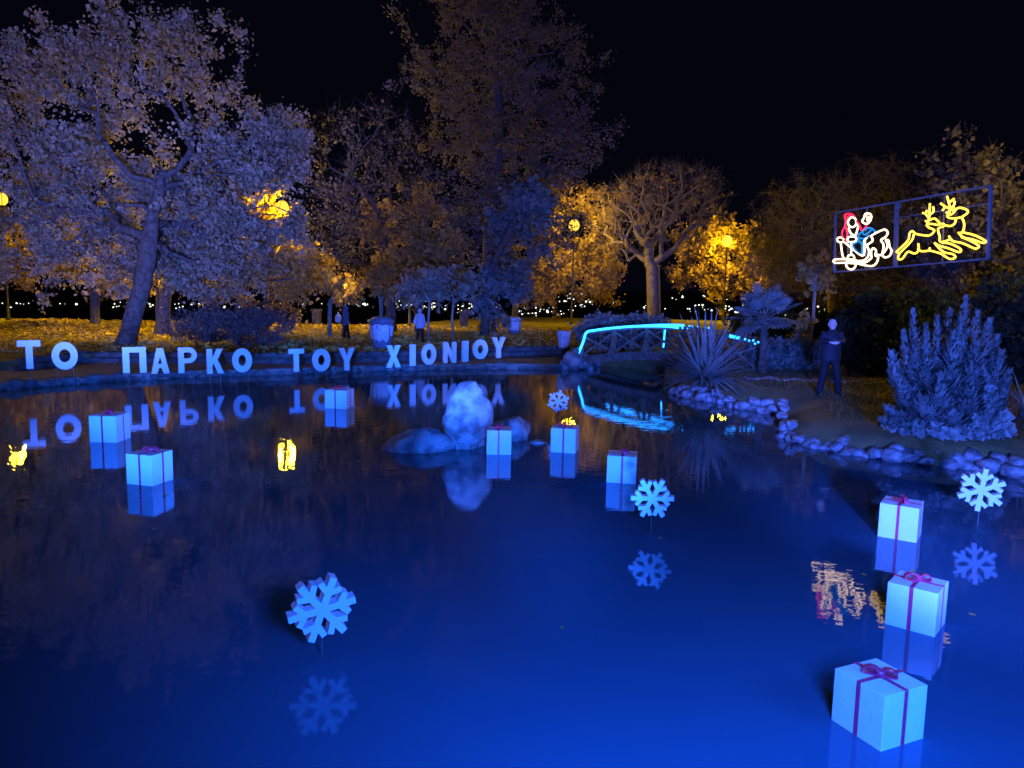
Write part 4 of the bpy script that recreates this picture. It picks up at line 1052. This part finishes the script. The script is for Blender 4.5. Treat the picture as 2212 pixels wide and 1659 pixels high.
# ------------------------------------------------------------------ people
M_skin = mat('skin', (0.55, 0.36, 0.28), .55, (0.60, 0.40, 0.31), 12)
M_hair = mat('grey_hair', (0.45, 0.44, 0.43), .7, (0.36, 0.35, 0.34), 30, .3, 60)
M_coat = mat('dark_coat', (0.010, 0.009, 0.013), .75, (0.016, 0.015, 0.019), 10, .25, 14)
M_trou = mat('black_trousers', (0.005, 0.005, 0.006), .8, (0.009, 0.009, 0.010), 10, .2, 20)
M_shoe = mat('black_shoe', (0.015, 0.015, 0.015), .5, (0.025, 0.025, 0.025), 10)
M_coat2 = mat('pale_coat', (0.30, 0.32, 0.38), .8, (0.38, 0.40, 0.44), 10, .2, 14)
M_coat3 = mat('navy_coat', (0.10, 0.11, 0.20), .8, (0.14, 0.15, 0.24), 10, .2, 14)
M_dark = mat('dark_plastic', (0.02, 0.02, 0.022), .35, (0.03, 0.03, 0.03), 10)

def ell(mb, rings, n=14):
    """rings (x, y, z, rx, ry) stacked upwards"""
    base = len(mb.v)
    for x, y, z, rx, ry in rings:
        for j in range(n):
            a = 2 * math.pi * j / n; mb.v.append((x + rx * math.cos(a), y + ry * math.sin(a), z))
    for i in range(len(rings) - 1):
        a = base + i * n; b = a + n
        for j in range(n): mb.f.append((a + j, a + (j + 1) % n, b + (j + 1) % n, b + j))
    mb.f.append(tuple(base + j for j in reversed(range(n)))); e = base + (len(rings) - 1) * n; mb.f.append(tuple(e + j for j in range(n)))
def fuse(mb, name, material, parent, vox, loc=(0, 0, 0), rz=0., smooth=4):
    o = mb.build(name, material, parent, loc, rz)
    m_ = o.modifiers.new('remesh', 'REMESH'); m_.mode = 'VOXEL'; m_.voxel_size = vox; m_.use_smooth_shade = True
    s_ = o.modifiers.new('smooth', 'SMOOTH'); s_.iterations = smooth; s_.factor = .5
    return o
def person(base, rz, height, label, feet, hands, coat, hem, vox, hair=True, hood=False, group=None):
    k = height / 1.75
    feetL, feetR = feet; V = Vector
    mb = MB()
    # head with face, neck, trunk, limbs: one surface
    ell(mb, [(0, .0, 1.49, .055, .06), (0, -.005, 1.53, .055, .062), (0, -.02, 1.545, .05, .07), (0, -.022, 1.57, .066, .085), (0, -.015, 1.61, .076, .098), (0, -.005, 1.66, .079, .102), (0, 0, 1.70, .074, .095), (0, .005, 1.73, .055, .07), (0, .005, 1.75, .025, .03)], 18)
    mb.tube([(0, -.10, 1.655), (0, -.118, 1.625), (0, -.125, 1.612), (0, -.105, 1.602)], [.011, .014, .019, .012], 8)
    mb.tube([(-.03, -.098, 1.575), (0, -.104, 1.577), (.03, -.098, 1.575)], [.007, .010, .007], 6)
    for s in (-1, 1):
        mb.tube([(s * .078, .0, 1.60), (s * .088, .004, 1.63), (s * .088, .008, 1.655), (s * .078, .004, 1.67)], [.010, .014, .014, .010], 7)
        mb.tube([(s * .052, -.088, 1.662), (s * .03, -.102, 1.666), (s * .012, -.104, 1.662)], [.008, .010, .008], 6)
    mb.tube([(0, 0, 1.40), (0, 0, 1.53)], [.065, .055], 10)
    ell(mb, [(0, 0, .86, .14, .10), (0, 0, .95, .16, .105), (0, 0, 1.08, .14, .095), (0, 0, 1.25, .165, .11), (0, 0, 1.38, .16, .10), (0, 0, 1.45, .09, .07)], 16)
    hips = (V((-.09, 0, .90)), V((.09, 0, .90)))
    knees = []
    for hp, ft in zip(hips, (feetL, feetR)):
        kn = (hp + V((ft[0], ft[1], .08))) / 2 + V((0, -.04, .02)); knees.append(kn); an = V((ft[0], ft[1], .09))
        mb.tube([hp, kn, (kn + an) / 2 + V((0, .02, .04)), an, V((ft[0], ft[1] - .12, .04))], [.085, .055, .052, .036, .035], 10)
    elbows = []
    for s, hd in zip((-1, 1), hands):
        sh = V((s * .17, 0, 1.41)); hd = V(hd); el_ = V(((sh.x + hd.x) / 2 + s * .10, (sh.y + hd.y) / 2 + .07, min(sh.z, (sh.z + hd.z) / 2 - .06))); elbows.append((sh, el_, hd))
        mb.tube([sh, el_, hd], [.055, .042, .028], 10)
        fd = (hd - el_).normalized(); inw = V((-s, 0, 0)); inw = (inw - fd * inw.dot(fd)).normalized(); up = inw.cross(fd) * s
        if up.z < 0: up = -up
        palm = hd + fd * .045
        mb.tube([hd - fd * .01, hd + fd * .04, hd + fd * .085], [.026, .036, .034], 8)
        for q, (o_, L) in enumerate(((.027, .075), (.009, .085), (-.010, .08), (-.027, .062))):
            b0 = hd + fd * .075 + up * o_; mb.tube([b0, b0 + fd * L * .45 + inw * .006, b0 + fd * L * .75 + inw * .028, b0 + fd * L * .8 + inw * .05], [.0095, .009, .0085, .007], 6)
        b0 = hd + fd * .03 + up * .028; mb.tube([b0, b0 + (up * .7 + fd * .5 + inw * .4) * .04, b0 + (up * .45 + fd + inw * .5) * .06], [.012, .011, .008], 6)
    root = fuse(mb, 'person', M_skin, None, vox, base, rz, 2); root.scale = (k, k, k)
    tag(root, label, 'person', group)
    # coat
    mb = MB()
    ell(mb, [(0, 0, hem, .225, .165), (0, 0, hem + .06, .228, .168), (0, 0, 1.05, .215, .155), (0, 0, 1.25, .225, .16), (0, 0, 1.38, .215, .145), (0, 0, 1.46, .14, .11), (0, 0, 1.50, .095, .095), (0, .005, 1.535, .088, .092)], 20)
    for sh, el_, hd in elbows:
        mb.tube([V((sh.x * .6, 0, 1.40)), sh + V((0, 0, .0)), sh.lerp(el_, .5), el_, el_.lerp(hd, .5), hd - (hd - el_).normalized() * .015], [.09, .095, .08, .075, .065, .052], 10)
    if hood: ell(mb, [(0, .02, 1.48, .12, .12), (0, .02, 1.6, .125, .13), (0, .02, 1.70, .11, .12), (0, .02, 1.78, .06, .07)], 14)
    fuse(mb, 'coat', coat, root, max(vox, .014), smooth=5)
    mb = MB()
    for hp, kn, ft in zip(hips, knees, (feetL, feetR)):
        an = V((ft[0], ft[1] + .005, .06)); mb.tube([hp + V((0, 0, .08)), hp, kn, an.lerp(kn, .45), an], [.105, .108, .085, .078, .075], 12)
    ell(mb, [(0, 0, .80, .13, .105), (0, 0, .92, .17, .12), (0, 0, 1.0, .165, .115)], 14)
    fuse(mb, 'trousers', M_trou, root, max(vox, .016), smooth=4)
    for ft in (feetL, feetR):
        mb = MB(); mb.tube([(ft[0], ft[1] + .05, .05), (ft[0], ft[1] - .03, .055), (ft[0] * 1.08, ft[1] - .13, .042), (ft[0] * 1.1, ft[1] - .2, .035)], [.046, .05, .047, .03], 10)
        mb.build('shoe', M_shoe, root, smooth=True)
    for s in (-1, 1):
        mb = MB(); mb.lathe([(.002, -.009), (.008, -.005), (.009, 0), (.008, .005), (.002, .009)], 8); mb.build('eye', M_dark, root, (s * .031, -.098, 1.648), smooth=True)
    if hair and not hood:
        mb = MB(); ell(mb, [(0, .03, 1.58, .078, .075), (0, .028, 1.63, .085, .085), (0, .02, 1.68, .084, .092), (0, .012, 1.72, .072, .085), (0, .008, 1.752, .045, .055), (0, .008, 1.765, .015, .02)], 18)
        fuse(mb, 'hair', M_hair, root, max(vox, .012), smooth=3)
    return root
pm = P(1788, 855, LAWN)
man = person(pm, R(-8), 1.88, 'man in a dark jacket and black trousers standing on the right bank', ((-.20, .0), (.24, .02)), ((-.085, -.27, 1.25), (.085, -.27, 1.25)), M_coat, .80, .010)
Mm = Matrix.Translation(pm) @ Matrix.Rotation(R(-8), 4, 'Z')
mb = MB(); mb.box((0, 0, 0), (.15, .012, .078)); ph = tag(mb.build('phone', M_dark, None, Mm @ (Vector((0, -.345, 1.285)) * (1.88 / 1.75)), R(-8), bevel=.004), 'dark phone held in both hands by the man on the right bank', 'phone')
pq = P(907, 739, LAWN)
person(pq, R(150), 1.52, 'walker in a pale blue coat on the lawn above the letters I and O', ((-.09, -.12), (.09, .14)), ((-.22, -.12, .86), (.22, .04, .86)), M_coat2, .72, .018, group='walkers on the lawn')
pq = P(748, 730, LAWN)
person(pq, R(75), 1.52, 'hooded walker in a dark coat on the lawn beside the small golden tree', ((-.08, -.2), (.08, .2)), ((-.2, -.2, .92), (.2, .1, .9)), M_coat3, .70, .018, hood=True, group='walkers on the lawn')
wq = Vector((pq.x - .42, pq.y + .2, LAWN + .72))
M_bag = mat('white_bag', (.7, .66, .6), .6, (.6, .57, .52), 9)
mb = MB(); ell(mb, [(0, 0, 0, .10, .06), (0, 0, .06, .15, .09), (0, 0, .24, .16, .09), (0, 0, .36, .12, .07), (0, 0, .44, .03, .03), (0, 0, .5, .04, .02)], 12)
tag(mb.build('shopping_bag', M_bag, None, wq, smooth=True), 'white bag hanging beside the hooded walker', 'bag')

# ------------------------------------------------------------------ stone pillars at the terrace edge and the town below
for x, lab in ((283, 'dim stone pillar at the terrace edge left of the leaning trunk'), (640, 'dim stone pillar at the terrace edge above the three letter word'), (684, 'dim stone pillar at the terrace edge left of the small golden tree'), (1002, 'dim stone pillar at the terrace edge just left of the tallest tree')):
    q = at(x, 697, EDGE_Y - .8); root = tag(empty('stone_pillar', (q.x, q.y, LAWN)), lab, 'pillar', 'stone pillars along the terrace edge')
    mb = MB(); mb.box((0, 0, .42), (.5, .5, .86)); mb.build('shaft', M_stone_d, root, bevel=.03)
    mb = MB(); mb.box((0, 0, .92), (.64, .64, .13)); mb.build('capstone', M_stone_d, root, bevel=.03)

bm = bmesh.new(); bmesh.ops.create_icosphere(bm, subdivisions=1, radius=1); tm = bpy.data.meshes.new('town_light'); bm.to_mesh(tm)
tm2 = tm.copy(); bm.free(); tm.materials.append(M_town); tm2.materials.append(M_town2)
spots = [(5, 655), (36, 655), (44, 656), (62, 655), (165, 657), (246, 663), (252, 662), (325, 662), (378, 657), (386, 656), (414, 657), (433, 656), (437, 654), (498, 657), (508, 656), (531, 657), (557, 655), (606, 656), (652, 657), (695, 656), (753, 656)]
tr_ = random.Random(21)
for x0, x1, y0, y1, n in ((770, 800, 655, 662, 6), (845, 940, 648, 666, 22), (880, 940, 655, 668, 8), (960, 1030, 656, 676, 16), (1040, 1100, 655, 680, 5), (1120, 1240, 664, 682, 22), (1200, 1280, 632, 652, 14), (1240, 1330, 648, 664, 8), (1390, 1440, 655, 672, 6), (1450, 1580, 638, 648, 8), (1480, 1620, 658, 676, 18), (1640, 1800, 662, 692, 14)):
    spots += [(tr_.uniform(x0, x1), tr_.uniform(y0, y1)) for _ in range(int(n * 1.45))]
spots += [(tr_.uniform(0, 660), tr_.uniform(653, 666)) for _ in range(26)]
for i, (x, y) in enumerate(spots):
    q = P(x, y, -36.0); rad = q.length / FOC * tr_.choice((.6, .8, 1.0, 1.2, 1.5, 2.0))
    o = bpy.data.objects.new('town_light', tm if tr_.random() < .7 else tm2); C.objects.link(o); o.location = q; o.scale = (rad * 1.25, rad, rad)
    where = ('below the leaning tree crown' if x < 660 else 'among the small golden trees' if x < 830 else 'above the walker in the pale coat' if x < 950 else 'just left of the tallest tree' if x < 1060
             else 'above the litter bin' if x < 1290 else 'above the middle of the footbridge' if x < 1450 else 'above the yucca' if x < 1630 else 'beside the head of the man')
    tag(o, 'tiny light of the town on the dark plain, ' + where, 'light', 'town lights ' + where)
q = at(2151, 769, 21); root = tag(empty('path_lantern', (q.x, q.y, LAWN)), 'small white path lantern glinting behind the spire shrub', 'lantern')
mb = MB(); mb.lathe([(.03, 0), (.025, .2), (.025, q.z - LAWN - .08)], 8); mb.build('post', M_steel, root)
mb = MB(); mb.lathe([(.05, -.07), (.06, 0), (.045, .07)], 10); mb.build('glass', glow('lantern_glass', (1, .8, .6), 9), root, (0, 0, q.z - LAWN))

# ------------------------------------------------------------------ invented posts and housings for the unseen flood lamps, outside the frame
for o, what in FLOOD_LAMPS:
    p = o.location; d = o.rotation_euler.to_matrix() @ Vector((0, 0, -1)); yaw = math.atan2(d.y, d.x) - math.pi / 2
    root = tag(empty('flood_lamp', (p.x, p.y, LAWN if p.y < 1.7 else -.3), yaw), 'unseen flood lamp added on a near bank post, aimed at ' + what, 'flood lamp', 'unseen blue flood lamps set up on the near bank')
    h = p.z - root.location.z
    mb = MB(); mb.tube([(0, -.22, 0), (0, -.22, h - .12)], .03, 8); mb.build('post', M_steel, root)
    mb = MB(); mb.box((0, -.22, h), (.34, .12, .26)); mb.build('housing', M_steel, root, bevel=.015)
